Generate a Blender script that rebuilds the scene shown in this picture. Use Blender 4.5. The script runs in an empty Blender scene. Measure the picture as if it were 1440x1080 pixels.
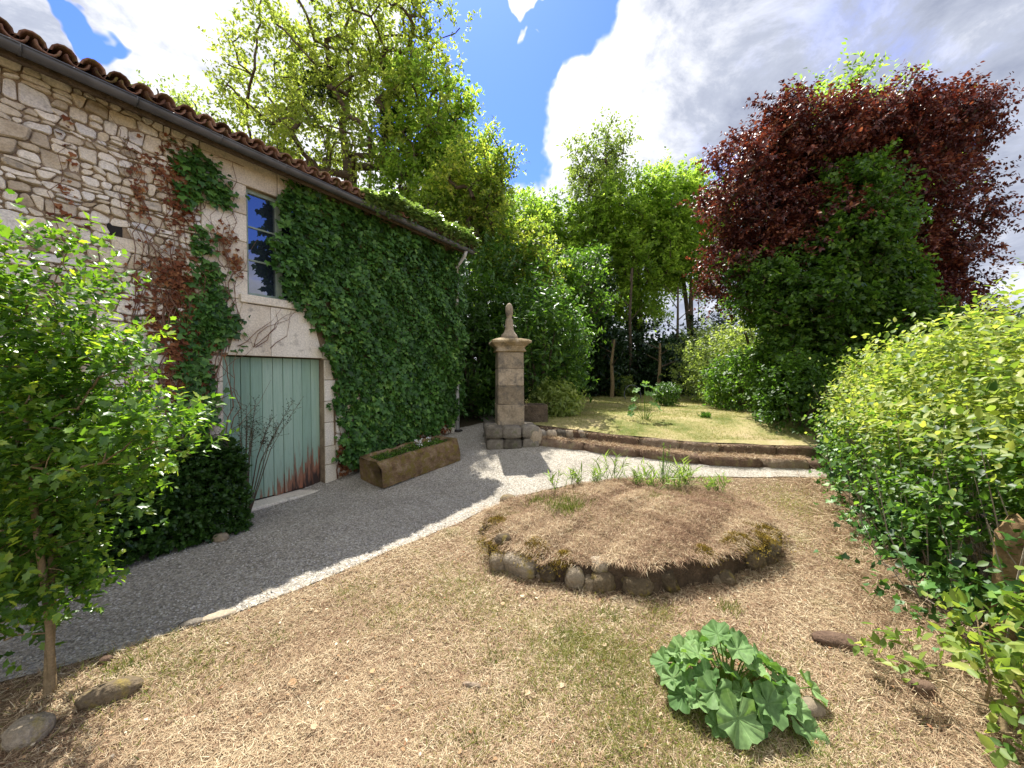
import bpy, math, random
import numpy as np
from mathutils import Vector, Matrix
R = math.radians
rng = np.random.default_rng(11)
random.seed(5)
scene = bpy.context.scene
col = scene.collection

# ------------------------------------------------------------------ camera
CAM_H = 1.7
cam_d = bpy.data.cameras.new('camera')
cam = bpy.data.objects.new('camera', cam_d); col.objects.link(cam)
cam.location = (0, 0, CAM_H)
cam.rotation_euler = (R(90 - 1.37), 0, 0)
cam_d.sensor_width = 36.0
cam_d.lens = 13.62
cam_d.clip_start = 0.05
cam_d.clip_end = 2000
scene.camera = cam

# ------------------------------------------------------------------ light and sky
SUN_EL, SUN_AZ = 59.2, -11.3          # azimuth from +Y towards +X
sd = bpy.data.lights.new('sun', 'SUN'); sd.energy = 4.4; sd.angle = R(0.5); sd.color = (1.0, 0.955, 0.88)
so = bpy.data.objects.new('sun', sd); col.objects.link(so)
sv = Vector((math.sin(R(SUN_AZ)) * math.cos(R(SUN_EL)), math.cos(R(SUN_AZ)) * math.cos(R(SUN_EL)), math.sin(R(SUN_EL))))
so.rotation_euler = sv.to_track_quat('Z', 'Y').to_euler()
so.location = (-3, 10, 20)
scene.view_settings.view_transform = 'Standard'
scene.view_settings.look = 'None'
scene.view_settings.gamma = 1.0
scene.view_settings.use_curve_mapping = False
scene.view_settings.exposure = 1.3

def pdir(px, py):                     # direction of a point of the sky
    v = Vector(((px - 720) / 545, 1, (527 - py) / 545)); v.normalize(); return v

class NT:
    def __init__(s, tree): s.t = tree; s.n = tree.nodes; s.l = tree.links
    def node(s, kind, **kw):
        n = s.n.new(kind)
        for k, v in kw.items():
            if k in n.inputs.keys() if isinstance(k, str) else False: pass
            setattr(n, k, v)
        return n
    def put(s, sock, v):
        if isinstance(v, bpy.types.NodeSocket): s.l.new(v, sock)
        elif v is not None:
            try: sock.default_value = v
            except Exception: sock.default_value = (v[0], v[1], v[2], 1.0)
    def math(s, op, a, b=None, c=None, clamp=False):
        n = s.n.new('ShaderNodeMath'); n.operation = op; n.use_clamp = clamp
        s.put(n.inputs[0], a)
        if b is not None: s.put(n.inputs[1], b)
        if c is not None: s.put(n.inputs[2], c)
        return n.outputs[0]
    def noise(s, vec, scale, detail=4, rough=0.55, dist=0.0, out=0):
        n = s.n.new('ShaderNodeTexNoise'); s.put(n.inputs['Vector'], vec)
        n.inputs['Scale'].default_value = scale; n.inputs['Detail'].default_value = detail
        n.inputs['Roughness'].default_value = rough; n.inputs['Distortion'].default_value = dist
        return n.outputs[out]
    def voro(s, vec, scale, out='Color', feature='F1'):
        n = s.n.new('ShaderNodeTexVoronoi'); n.feature = feature; s.put(n.inputs['Vector'], vec)
        n.inputs['Scale'].default_value = scale
        return n.outputs[out]
    def ramp(s, fac, stops, interp='LINEAR'):
        n = s.n.new('ShaderNodeValToRGB'); n.color_ramp.interpolation = interp
        e = n.color_ramp.elements
        while len(e) < len(stops): e.new(0.5)
        for i, (p, c) in enumerate(stops):
            e[i].position = p
            e[i].color = (c, c, c, 1) if isinstance(c, (int, float)) else (c[0], c[1], c[2], 1)
        s.put(n.inputs[0], fac)
        return n.outputs[0]
    def mix(s, fac, a, b, blend='MIX'):
        n = s.n.new('ShaderNodeMix'); n.data_type = 'RGBA'; n.blend_type = blend
        s.put(n.inputs[0], fac); s.put(n.inputs[6], a); s.put(n.inputs[7], b)
        return n.outputs[2]
    def vmath(s, op, a, b=None, out=0):
        n = s.n.new('ShaderNodeVectorMath'); n.operation = op
        s.put(n.inputs[0], a)
        if b is not None:
            if isinstance(b, (tuple, Vector)): n.inputs[1].default_value = tuple(b)
            else: s.put(n.inputs[1], b)
        return n.outputs[out]
    def bump(s, h, strength=0.5, dist=0.01):
        n = s.n.new('ShaderNodeBump'); n.inputs['Strength'].default_value = strength
        n.inputs['Distance'].default_value = dist; s.put(n.inputs['Height'], h); return n.outputs[0]

w = bpy.data.worlds.new('World'); scene.world = w; w.use_nodes = True
T = NT(w.node_tree); T.n.clear()
out = T.n.new('ShaderNodeOutputWorld'); bg = T.n.new('ShaderNodeBackground')
sky = T.n.new('ShaderNodeTexSky'); sky.sky_type = 'NISHITA'; sky.sun_disc = False
sky.sun_elevation = R(SUN_EL); sky.sun_rotation = R(SUN_AZ); sky.air_density = 1.0; sky.dust_density = 0.4; sky.ozone_density = 3.0
tc = T.n.new('ShaderNodeTexCoord'); D = tc.outputs['Generated']
sep = T.n.new('ShaderNodeSeparateXYZ'); T.l.new(D, sep.inputs[0])
zc = T.math('ADD', T.math('MAXIMUM', sep.outputs[2], 0.0), 0.32)
comb = T.n.new('ShaderNodeCombineXYZ')
T.l.new(T.math('DIVIDE', sep.outputs[0], zc), comb.inputs[0]); T.l.new(T.math('DIVIDE', sep.outputs[1], zc), comb.inputs[1])
P = comb.outputs[0]
warp = T.noise(D, 3.0, 5, 0.6, 0, 1)
Dw = T.vmath('ADD', D, T.vmath('SCALE', T.vmath('SUBTRACT', warp, (0.5, 0.5, 0.5)), None))
Dw.node.inputs[1].links[0].from_node.inputs['Scale'].default_value = 0.34
Dn = T.vmath('NORMALIZE', Dw)
def spot(px, py, rad_deg, soft_deg):  # 1 in the middle of a patch of sky, 0 outside
    d = T.vmath('DOT_PRODUCT', Dn, tuple(pdir(px, py)), out=1)
    c0, c1 = math.cos(R(rad_deg + soft_deg)), math.cos(R(rad_deg - soft_deg))
    return T.math('SMOOTHSTEP' if False else 'MULTIPLY', T.math('SUBTRACT', d, c0), 1.0 / (c1 - c0), clamp=True)
fb = T.noise(P, 1.5, 8, 0.6, 0.4)
fb2 = T.noise(P, 5.0, 8, 0.66, 0.3)
dens = T.math('ADD', T.math('MULTIPLY', fb, 1.1), T.math('MULTIPLY', fb2, 0.45))
dens = T.math('ADD', dens, -0.30)
for args, k in (((690, 60, 7, 3), -0.95), ((650, 130, 8, 3), -0.95), ((715, 175, 6, 2.5), -0.9), ((770, 15, 7, 2.5), -0.85),
                ((690, -140, 12, 5), -0.9), ((95, 18, 1.0, 1.6), -1.0), ((128, 48, 1.0, 1.6), -1.0), ((165, 66, .8, 1.5), -.8), ((140, 60, 14, 9), 0.5), ((260, 60, 8, 5), 0.3),
                ((748, 20, 1.0, 2.2), 1.5), ((742, 60, 1.0, 2.4), 1.5), ((762, 100, .4, 1.8), 1.2), ((590, 45, 5, 2.5), 0.9), ((75, 60, 3, 3), .5)):
    dens = T.math('ADD', dens, T.math('MULTIPLY', spot(*args), k))
_re = T.vmath('DOT_PRODUCT', Dn, tuple(Vector((1.145, -.045, .50)).normalized()), out=1)
dens = T.math('SUBTRACT', dens, T.math('MULTIPLY', T.math('MULTIPLY', T.math('SUBTRACT', _re, math.cos(R(26))), 9.0, clamp=True), 0.50))
cover = T.ramp(dens, [(0.12, 0.0), (0.42, 1.0)], 'EASE')
thick = T.math('ADD', T.math('MULTIPLY', spot(1180, 60, 30, 12), 0.30), T.math('MULTIPLY', spot(90, 60, 16, 8), 0.10))
thick = T.math('SUBTRACT', thick, T.math('MULTIPLY', spot(830, 140, 9, 6), 0.30))
thick = T.math('ADD', thick, T.math('MULTIPLY', fb2, 0.95)); thick = T.math('SUBTRACT', thick, 0.12)
thick = T.math('ADD', thick, T.math('MULTIPLY', fb, 0.45))
ccol = T.ramp(thick, [(0.40, (3.9, 3.9, 3.9)), (0.60, (3.2, 3.25, 3.45)), (0.80, (1.65, 1.78, 2.15)), (1.0, (1.1, 1.22, 1.6))])
skyc = T.mix(1.0, sky.outputs[0], (0.29, 0.40, 0.99), 'MULTIPLY')
mixc = T.mix(cover, skyc, ccol)
T.l.new(mixc, bg.inputs[0]); bg.inputs[1].default_value = 0.15
T.l.new(bg.outputs[0], out.inputs[0])

# ------------------------------------------------------------------ materials
def newmat(name):
    m = bpy.data.materials.new(name); m.use_nodes = True
    t = NT(m.node_tree); b = t.n.get('Principled BSDF')
    return m, t, b
def attr(t, name='tint'):
    n = t.n.new('ShaderNodeAttribute'); n.attribute_name = name; return n.outputs['Fac']
def objc(t): return t.n.new('ShaderNodeTexCoord').outputs['Object']
def geo(t): return t.n.new('ShaderNodeNewGeometry').outputs['Position']

def leaf_mat(name, stops, trans=0.45, tcol=1.6, rough=0.45, spec=0.35, tyel=(1.08, 1.1, 0.6)):
    m, t, b = newmat(name)
    c = t.ramp(attr(t), stops)
    nv = t.noise(geo(t), 0.9, 2)
    c = t.mix(0.5, c, t.mix(1.0, c, t.ramp(nv, [(0.3, (0.7, 0.75, 0.7)), (0.7, (1.25, 1.2, 1.1))]), 'MULTIPLY'))
    t.put(b.inputs['Base Color'], c); b.inputs['Roughness'].default_value = rough
    b.inputs['Specular IOR Level'].default_value = spec
    tr = t.n.new('ShaderNodeBsdfTranslucent')
    tc_ = t.mix(1.0, c, (tyel[0] * tcol, tyel[1] * tcol, tyel[2] * tcol), 'MULTIPLY'); t.put(tr.inputs[0], tc_)
    mx = t.n.new('ShaderNodeMixShader'); mx.inputs[0].default_value = trans
    t.l.new(b.outputs[0], mx.inputs[1]); t.l.new(tr.outputs[0], mx.inputs[2])
    t.l.new(mx.outputs[0], t.n['Material Output'].inputs[0])
    return m

def rough_mat(name, stops, scale=8, bump=0.5, bdist=0.01, rough=0.9, fine=60, tint=0.0, extra=None, detail=6):
    m, t, b = newmat(name)
    p = objc(t)
    f = t.noise(p, scale, detail, 0.6)
    if tint: f = t.math('ADD', t.math('MULTIPLY', f, 1 - tint), t.math('MULTIPLY', attr(t), tint))
    c = t.ramp(f, stops)
    g = t.noise(p, fine, 4, 0.6)
    c = t.mix(0.55, c, t.mix(1.0, c, t.ramp(g, [(0.3, 0.55), (0.7, 1.35)]), 'MULTIPLY'))
    if extra: c = extra(t, p, c)
    t.put(b.inputs['Base Color'], c); b.inputs['Roughness'].default_value = rough
    b.inputs['Specular IOR Level'].default_value = 0.2
    t.put(b.inputs['Normal'], t.bump(t.math('ADD', g, t.noise(p, scale * 2.3, 5)), bump, bdist))
    return m

M = {}
def lichen(scale, lo, hi, colr, amt=1.0):
    def f(t, p, c):
        return t.mix(t.math('MULTIPLY', t.ramp(t.noise(p, scale, 6, 0.65, 0.3), [(lo, 0.0), (hi, 1.0)]), amt), c, colr)
    return f
M['stone'] = rough_mat('rubble limestone', [(0.22, (0.40, 0.33, 0.23)), (0.42, (0.66, 0.59, 0.46)), (0.62, (0.78, 0.73, 0.63)), (0.85, (0.56, 0.55, 0.52))], 6, 0.5, 0.008, 0.92, 70, 0.55, lichen(9, 0.56, 0.72, (0.20, 0.185, 0.16), 0.8))
M['mortar'] = rough_mat('lime mortar', [(0.3, (0.19, 0.14, 0.095)), (0.7, (0.40, 0.31, 0.21))], 5, 0.8, 0.02, 0.95, 50)
M['ashlar'] = rough_mat('dressed limestone', [(0.25, (0.50, 0.43, 0.33)), (0.5, (0.66, 0.60, 0.49)), (0.8, (0.74, 0.70, 0.60))], 3, 0.35, 0.006, 0.9, 55, 0.3, lichen(7, 0.58, 0.70, (0.24, 0.22, 0.19), 0.7))
M['pillar'] = rough_mat('weathered pillar limestone', [(0.25, (0.12, 0.095, 0.065)), (0.48, (0.32, 0.26, 0.18)), (0.75, (0.46, 0.38, 0.28))], 4, 0.6, 0.012, 0.93, 40, 0.3, lichen(6, 0.5, 0.66, (0.11, 0.10, 0.085), 0.85))
M['pillar_cap'] = rough_mat('ochre lichened capstone', [(0.25, (0.13, 0.095, 0.05)), (0.5, (0.29, 0.22, 0.12)), (0.75, (0.42, 0.35, 0.25))], 5, 0.6, 0.012, 0.93, 40, 0.0, lichen(8, 0.55, 0.7, (0.10, 0.09, 0.07), 0.8))
M['dark_stone'] = rough_mat('dark mossy base stone', [(0.25, (0.07, 0.06, 0.045)), (0.5, (0.20, 0.175, 0.14)), (0.8, (0.36, 0.32, 0.26))], 6, 0.8, 0.02, 0.95, 45, 0.4, lichen(7, 0.55, 0.7, (0.09, 0.11, 0.035), 0.7))
M['trough'] = rough_mat('mossy trough stone', [(0.25, (0.07, 0.042, 0.022)), (0.5, (0.20, 0.13, 0.07)), (0.8, (0.38, 0.29, 0.18))], 7, 0.9, 0.025, 0.95, 50, 0.0, lichen(11, 0.48, 0.60, (0.17, 0.13, 0.03), 0.85))
M['bed_stone'] = rough_mat('mossy bed stone', [(0.2, (0.06, 0.045, 0.028)), (0.5, (0.17, 0.13, 0.08)), (0.8, (0.34, 0.29, 0.22))], 7, 0.9, 0.02, 0.95, 45, 0.5, lichen(6, 0.5, 0.62, (0.26, 0.20, 0.04), 0.75))
M['step_stone'] = rough_mat('earthy step stone', [(0.2, (0.055, 0.032, 0.022)), (0.5, (0.16, 0.105, 0.07)), (0.8, (0.32, 0.26, 0.19))], 6, 0.8, 0.02, 0.95, 45, 0.4, lichen(6, 0.55, 0.68, (0.24, 0.21, 0.08), 0.6))
M['tile'] = rough_mat('old clay canal tile', [(0.2, (0.05, 0.028, 0.022)), (0.5, (0.15, 0.078, 0.055)), (0.8, (0.30, 0.18, 0.13))], 9, 0.6, 0.008, 0.9, 60, 0.5, lichen(8, 0.5, 0.64, (0.14, 0.12, 0.03), 0.75))
M['soil'] = rough_mat('dry soil', [(0.2, (0.035, 0.024, 0.016)), (0.6, (0.10, 0.07, 0.045)), (0.9, (0.20, 0.14, 0.09))], 9, 1.0, 0.02, 0.97, 60)
M['bark'] = rough_mat('tree bark', [(0.2, (0.05, 0.037, 0.025)), (0.6, (0.13, 0.10, 0.07)), (0.9, (0.22, 0.18, 0.13))], 9, 1.0, 0.02, 0.95, 50)
M['pale_bark'] = rough_mat('pale shrub bark', [(0.2, (0.13, 0.09, 0.045)), (0.6, (0.27, 0.20, 0.11)), (0.9, (0.36, 0.29, 0.18))], 14, 0.8, 0.006, 0.9, 90)
M['vine'] = rough_mat('dry vine stem', [(0.2, (0.11, 0.055, 0.035)), (0.6, (0.20, 0.12, 0.08)), (0.9, (0.30, 0.22, 0.16))], 20, 0.6, 0.004, 0.9, 90)
M['twig'] = rough_mat('grey twig', [(0.2, (0.14, 0.11, 0.08)), (0.6, (0.28, 0.24, 0.19)), (0.9, (0.42, 0.38, 0.32))], 20, 0.6, 0.004, 0.9, 90)
M['oldwood'] = rough_mat('weathered post wood', [(0.2, (0.11, 0.065, 0.03)), (0.6, (0.24, 0.155, 0.08)), (0.9, (0.36, 0.26, 0.15))], 10, 0.8, 0.006, 0.85, 60)

def mk_metal(name, c, rough):
    m, t, b = newmat(name)
    t.put(b.inputs['Base Color'], t.ramp(t.noise(objc(t), 7, 5), [(0.3, tuple(x * 0.6 for x in c)), (0.7, c)]))
    b.inputs['Roughness'].default_value = rough; b.inputs['Metallic'].default_value = 0.5
    return m
M['zinc'] = mk_metal('aged zinc', (0.13, 0.135, 0.145), 0.5)
M['pipe'] = mk_metal('painted downpipe', (0.62, 0.63, 0.62), 0.5); M['pipe'].node_tree.nodes['Principled BSDF'].inputs['Metallic'].default_value = 0
M['iron'] = mk_metal('black iron', (0.05, 0.045, 0.04), 0.6)
m, t, b = newmat('dark interior'); t.put(b.inputs['Base Color'], (0.02, 0.018, 0.016)); b.inputs['Roughness'].default_value = 1; M['dark'] = m

# door paint: pale green with peeled and rotten feet
m, t, b = newmat('peeling green paint')
p = objc(t); sx = t.n.new('ShaderNodeSeparateXYZ'); t.l.new(p, sx.inputs[0])
mp = t.n.new('ShaderNodeMapping'); mp.inputs['Scale'].default_value = (9, 9, 0.7); t.l.new(p, mp.inputs[0])
streak = t.noise(mp.outputs[0], 3.0, 6, 0.65)
green = t.ramp(t.math('ADD', t.math('MULTIPLY', streak, 0.6), t.math('MULTIPLY', attr(t), 0.4)), [(0.25, (0.18, 0.29, 0.22)), (0.5, (0.26, 0.40, 0.305)), (0.8, (0.36, 0.49, 0.39))])
fleck = t.ramp(t.noise(mp.outputs[0], 14, 4, 0.6), [(0.60, 0.0), (0.68, 1.0)])
green = t.mix(t.math('MULTIPLY', fleck, 0.35), green, (0.16, 0.15, 0.11))
wz = t.math('SUBTRACT', t.math('ADD', t.math('MULTIPLY', sx.outputs[0], 0.62), 0.95), sx.outputs[2])   # more decay to the right and to the foot
wz = t.math('ADD', wz, t.math('MULTIPLY', t.math('SUBTRACT', streak, 0.5), 1.5))
redm = t.ramp(wz, [(0.30, 0.0), (0.40, 1.0)])
grime = t.ramp(wz, [(0.0, 0.0), (0.45, 0.55)])
c = t.mix(grime, green, (0.14, 0.17, 0.12))
c = t.mix(redm, c, t.ramp(streak, [(0.35, (0.28, 0.10, 0.05)), (0.65, (0.20, 0.12, 0.075))]))
c = t.mix(t.ramp(wz, [(0.50, 0.0), (0.66, 1.0)]), c, (0.035, 0.02, 0.015))
t.put(b.inputs['Base Color'], c); b.inputs['Roughness'].default_value = 0.75
t.put(b.inputs['Normal'], t.bump(streak, 0.6, 0.006))
M['door'] = m
m, t, b = newmat('faded green frame paint')
t.put(b.inputs['Base Color'], t.ramp(t.noise(objc(t), 12, 5), [(0.3, (0.20, 0.27, 0.22)), (0.7, (0.32, 0.40, 0.34))])); b.inputs['Roughness'].default_value = 0.7
M['frame'] = m
m, t, b = newmat('window glass')
t.put(b.inputs['Base Color'], (0.02, 0.03, 0.05)); b.inputs['Roughness'].default_value = 0.03; b.inputs['Specular IOR Level'].default_value = 1.0
b.inputs['Coat Weight'].default_value = 1.0; b.inputs['Coat IOR'].default_value = 2.1; b.inputs['Coat Roughness'].default_value = 0.02
t.put(b.inputs['Coat Normal'], t.bump(t.noise(objc(t), 2.2, 2), 0.12, 0.03))
M['glass'] = m

# ground: thatch of dry grass on the near side, litter under the trees
m, t, b = newmat('dry mown ground')
p = geo(t)
f1 = t.noise(p, 1.3, 5, 0.6); f2 = t.noise(p, 38, 6, 0.7, 1.2); f3 = t.noise(p, 160, 3, 0.7)
c = t.ramp(f2, [(0.25, (0.09, 0.06, 0.035)), (0.48, (0.22, 0.15, 0.09)), (0.72, (0.38, 0.29, 0.18))])
c = t.mix(t.math('MULTIPLY', t.ramp(t.noise(p, 2.4, 6, 0.7), [(0.54, 0.0), (0.66, 1.0)]), 0.55), c, (0.17, 0.20, 0.05))
c = t.mix(t.math('MULTIPLY', t.ramp(f1, [(0.35, 1.0), (0.55, 0.0)]), 0.35), c, (0.19, 0.12, 0.07))
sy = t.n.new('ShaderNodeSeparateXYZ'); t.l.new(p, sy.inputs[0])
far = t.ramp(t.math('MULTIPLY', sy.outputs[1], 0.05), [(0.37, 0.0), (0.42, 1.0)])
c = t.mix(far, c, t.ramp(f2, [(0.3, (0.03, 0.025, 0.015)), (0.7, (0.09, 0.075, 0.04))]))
t.put(b.inputs['Base Color'], c); b.inputs['Roughness'].default_value = 0.95; b.inputs['Specular IOR Level'].default_value = 0.1
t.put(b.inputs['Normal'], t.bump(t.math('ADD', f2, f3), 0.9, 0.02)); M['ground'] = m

m, t, b = newmat('garden lawn')
p = geo(t)
f2 = t.noise(p, 30, 6, 0.7, 1.0)
c = t.ramp(t.noise(p, 1.1, 7, 0.75), [(0.36, (0.11, 0.14, 0.035)), (0.5, (0.29, 0.26, 0.11)), (0.68, (0.42, 0.33, 0.19))])
c = t.mix(0.6, c, t.mix(1.0, c, t.ramp(f2, [(0.25, 0.5), (0.75, 1.4)]), 'MULTIPLY'))
t.put(b.inputs['Base Color'], c); b.inputs['Roughness'].default_value = 0.95; b.inputs['Specular IOR Level'].default_value = 0.1
t.put(b.inputs['Normal'], t.bump(f2, 0.9, 0.02)); M['lawn'] = m

m, t, b = newmat('limestone gravel')
p = geo(t)
v = t.voro(p, 70, 'Color'); vd = t.voro(p, 70, 'Distance')
sv_ = t.n.new('ShaderNodeSeparateColor'); t.l.new(v, sv_.inputs[0])
c = t.ramp(sv_.outputs[0], [(0.0, (0.20, 0.185, 0.155)), (0.5, (0.34, 0.315, 0.27)), (1.0, (0.48, 0.45, 0.395))])
c = t.mix(0.6, c, t.mix(1.0, c, t.ramp(t.noise(p, 1.6, 7, 0.7), [(0.3, (0.66, 0.62, 0.56)), (0.7, (1.28, 1.26, 1.2))]), 'MULTIPLY'))
t.put(b.inputs['Base Color'], c); b.inputs['Roughness'].default_value = 0.95; b.inputs['Specular IOR Level'].default_value = 0.15
t.put(b.inputs['Normal'], t.bump(t.math('ADD', vd, t.noise(p, 140, 4)), 0.8, 0.012)); M['gravel'] = m
m, t, b = newmat('gravel chips')
c = t.ramp(attr(t), [(0.0, (0.16, 0.145, 0.125)), (0.5, (0.33, 0.305, 0.265)), (1.0, (0.54, 0.51, 0.455))])
t.put(b.inputs['Base Color'], c); b.inputs['Roughness'].default_value = 0.9; M['chips'] = m

def tint_mat(name, stops, rough=0.8, trans=0.0):
    m, t, b = newmat(name); c = t.ramp(attr(t), stops); t.put(b.inputs['Base Color'], c)
    b.inputs['Roughness'].default_value = rough; b.inputs['Specular IOR Level'].default_value = 0.2
    if trans:
        tr = t.n.new('ShaderNodeBsdfTranslucent'); t.put(tr.inputs[0], c)
        mx = t.n.new('ShaderNodeMixShader'); mx.inputs[0].default_value = trans
        t.l.new(b.outputs[0], mx.inputs[1]); t.l.new(tr.outputs[0], mx.inputs[2]); t.l.new(mx.outputs[0], t.n['Material Output'].inputs[0])
    return m
M['straw'] = tint_mat('dry grass clippings', [(0.0, (0.15, 0.075, 0.045)), (0.3, (0.34, 0.225, 0.135)), (0.65, (0.52, 0.405, 0.25)), (1.0, (0.76, 0.67, 0.46))], 0.7, 0.25)
M['blade'] = leaf_mat('green grass blades', [(0.0, (0.09, 0.13, 0.02)), (0.5, (0.20, 0.24, 0.045)), (1.0, (0.46, 0.38, 0.19))], 0.3, 1.1)
M['deadleaf'] = tint_mat('fallen leaf', [(0.0, (0.22, 0.09, 0.045)), (0.5, (0.42, 0.27, 0.14)), (1.0, (0.66, 0.58, 0.42))], 0.8, 0.15)
M['moss'] = tint_mat('moss cushion', [(0.0, (0.09, 0.07, 0.015)), (1.0, (0.40, 0.28, 0.04))], 0.95)
M['petal'] = tint_mat('white petals', [(0.0, (0.75, 0.75, 0.72)), (1.0, (0.85, 0.85, 0.82))], 0.8, 0.3)

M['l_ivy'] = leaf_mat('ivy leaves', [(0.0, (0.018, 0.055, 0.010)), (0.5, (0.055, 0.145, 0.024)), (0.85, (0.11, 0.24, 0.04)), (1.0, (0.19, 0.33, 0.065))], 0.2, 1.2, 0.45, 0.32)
M['l_ivytop'] = leaf_mat('sunlit ivy leaves', [(0.0, (0.05, 0.10, 0.025)), (1.0, (0.20, 0.27, 0.09))], 0.4, 1.9, 0.30, 0.6)  # paler copy of the ivy leaves, with sunlight put into the colour
M['l_redivy'] = leaf_mat('withered creeper leaves', [(0.0, (0.10, 0.035, 0.02)), (0.5, (0.22, 0.08, 0.035)), (1.0, (0.34, 0.17, 0.07))], 0.25, 1.0, 0.7, 0.2, (1, 1, 1))
M['l_shrub'] = leaf_mat('fresh shrub leaves', [(0.0, (0.04, 0.10, 0.018)), (0.5, (0.085, 0.18, 0.03)), (0.85, (0.16, 0.275, 0.042)), (1.0, (0.29, 0.38, 0.06))], 0.46, 1.8, 0.36, 0.5, (1.15, 1.15, 0.35))
M['l_locust'] = leaf_mat('light locust leaves', [(0.0, (0.07, 0.10, 0.025)), (0.5, (0.16, 0.20, 0.045)), (1.0, (0.29, 0.32, 0.085))], 0.62, 2.2, 0.5, 0.3)
M['l_lime'] = leaf_mat('bright green tree leaves', [(0.0, (0.065, 0.12, 0.022)), (0.5, (0.145, 0.225, 0.04)), (1.0, (0.26, 0.34, 0.07))], 0.62, 2.3, 0.5, 0.3)
M['l_yellow'] = leaf_mat('yellow green tree leaves', [(0.0, (0.06, 0.095, 0.022)), (0.5, (0.14, 0.195, 0.045)), (1.0, (0.34, 0.33, 0.08))], 0.58, 2.2, 0.5, 0.3, (1.05, 1.15, 0.5))
M['l_laurel'] = leaf_mat('laurel leaves', [(0.0, (0.022, 0.055, 0.012)), (0.6, (0.05, 0.115, 0.020)), (1.0, (0.13, 0.23, 0.035))], 0.34, 2.2, 0.4, 0.35)
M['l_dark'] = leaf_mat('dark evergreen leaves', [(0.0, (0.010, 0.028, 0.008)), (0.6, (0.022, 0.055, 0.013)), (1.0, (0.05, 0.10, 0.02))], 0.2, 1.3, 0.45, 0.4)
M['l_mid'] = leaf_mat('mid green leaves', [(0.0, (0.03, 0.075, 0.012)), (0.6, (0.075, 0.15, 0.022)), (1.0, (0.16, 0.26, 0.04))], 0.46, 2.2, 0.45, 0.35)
M['l_pale'] = leaf_mat('pale green leaves', [(0.0, (0.10, 0.15, 0.04)), (0.6, (0.21, 0.27, 0.08)), (1.0, (0.34, 0.38, 0.14))], 0.5, 1.9, 0.45, 0.4)
M['l_copper'] = leaf_mat('copper purple leaves', [(0.0, (0.035, 0.011, 0.012)), (0.5, (0.095, 0.027, 0.023)), (0.85, (0.22, 0.078, 0.042)), (1.0, (0.33, 0.16, 0.08))], 0.28, 1.3, 0.45, 0.4, (1.2, 0.75, 0.6))
M['l_privet'] = leaf_mat('golden privet leaves', [(0.0, (0.06, 0.13, 0.022)), (0.5, (0.19, 0.27, 0.05)), (1.0, (0.42, 0.45, 0.12))], 0.45, 1.45, 0.5, 0.35, (1.05, 1.1, 0.55))
M['l_mallow'] = leaf_mat('mallow leaves', [(0.0, (0.08, 0.17, 0.05)), (1.0, (0.23, 0.35, 0.14))], 0.3, 1.5, 0.62, 0.22, (1.1, 1.2, 0.4))
M['l_lance'] = leaf_mat('lance weed leaves', [(0.0, (0.08, 0.14, 0.03)), (1.0, (0.26, 0.36, 0.09))], 0.42, 1.7, 0.45, 0.4)

_t = NT(M['l_mallow'].node_tree); _s = _t.n.new('ShaderNodeSeparateXYZ'); _t.l.new(objc(_t), _s.inputs[0])
_a = _t.math('ARCTAN2', _t.math('SUBTRACT', _s.outputs[1], 0.02), _s.outputs[0])
_v = _t.math('ABSOLUTE', _t.math('SINE', _t.math('MULTIPLY', _t.math('ADD', _a, .22), 4.0)))
_r = _t.ramp(_v, [(0.0, (1.7, 1.5, 1.6)), (0.10, (1.05, 1.05, 1.05)), (0.5, (0.92, 0.95, 0.9)), (1.0, (1.0, 1.0, 1.0))])
_n = _t.ramp(_t.noise(objc(_t), 9, 5), [(0.3, 0.75), (0.7, 1.2)])
for _sock in [l for l in M['l_mallow'].node_tree.links if l.to_socket.name in ('Base Color', 'Color') and l.to_node.type in ('BSDF_PRINCIPLED', 'BSDF_TRANSLUCENT')]:
    _src, _dst = _sock.from_socket, _sock.to_socket
    _t.l.new(_t.mix(1.0, _t.mix(1.0, _src, _r, 'MULTIPLY'), _n, 'MULTIPLY'), _dst)
_b = M['l_mallow'].node_tree.nodes['Principled BSDF']; _t.put(_b.inputs['Normal'], _t.bump(_v, 0.5, 0.01))

# ------------------------------------------------------------------ object helpers
def tag(o, label=None, cat=None, group=None, kind=None):
    if label: o['label'] = label
    if cat: o['category'] = cat
    if group: o['group'] = group
    if kind: o['kind'] = kind
    return o
def empty(name, loc, rz=0, label=None, cat=None, group=None):
    o = bpy.data.objects.new(name, None); col.objects.link(o); o.location = loc; o.rotation_euler = (0, 0, rz)
    o.empty_display_size = 0.2
    return tag(o, label, cat, group)
def link(name, me, parent=None, inv=False):
    o = bpy.data.objects.new(name, me); col.objects.link(o)
    if parent:
        o.parent = parent
        if inv: o.matrix_parent_inverse = (Matrix.Translation(parent.location) @ Matrix.Rotation(parent.rotation_euler[2], 4, 'Z')).inverted()
    return o
def mesh_tris(name, V, F, mat, tint=None, smooth=False):
    me = bpy.data.meshes.new(name)
    V = np.ascontiguousarray(V, dtype=np.float32); F = np.ascontiguousarray(F, dtype=np.int32)
    me.vertices.add(len(V)); me.vertices.foreach_set('co', V.ravel())
    me.loops.add(F.size); me.loops.foreach_set('vertex_index', F.ravel())
    me.polygons.add(len(F)); me.polygons.foreach_set('loop_start', np.arange(0, F.size, F.shape[1], dtype=np.int32))
    if smooth: me.polygons.foreach_set('use_smooth', np.ones(len(F), dtype=bool))
    if tint is not None:
        a = me.attributes.new('tint', 'FLOAT', 'POINT'); a.data.foreach_set('value', np.ascontiguousarray(tint, dtype=np.float32))
    me.materials.append(mat); me.update(calc_edges=True)
    return me
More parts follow.
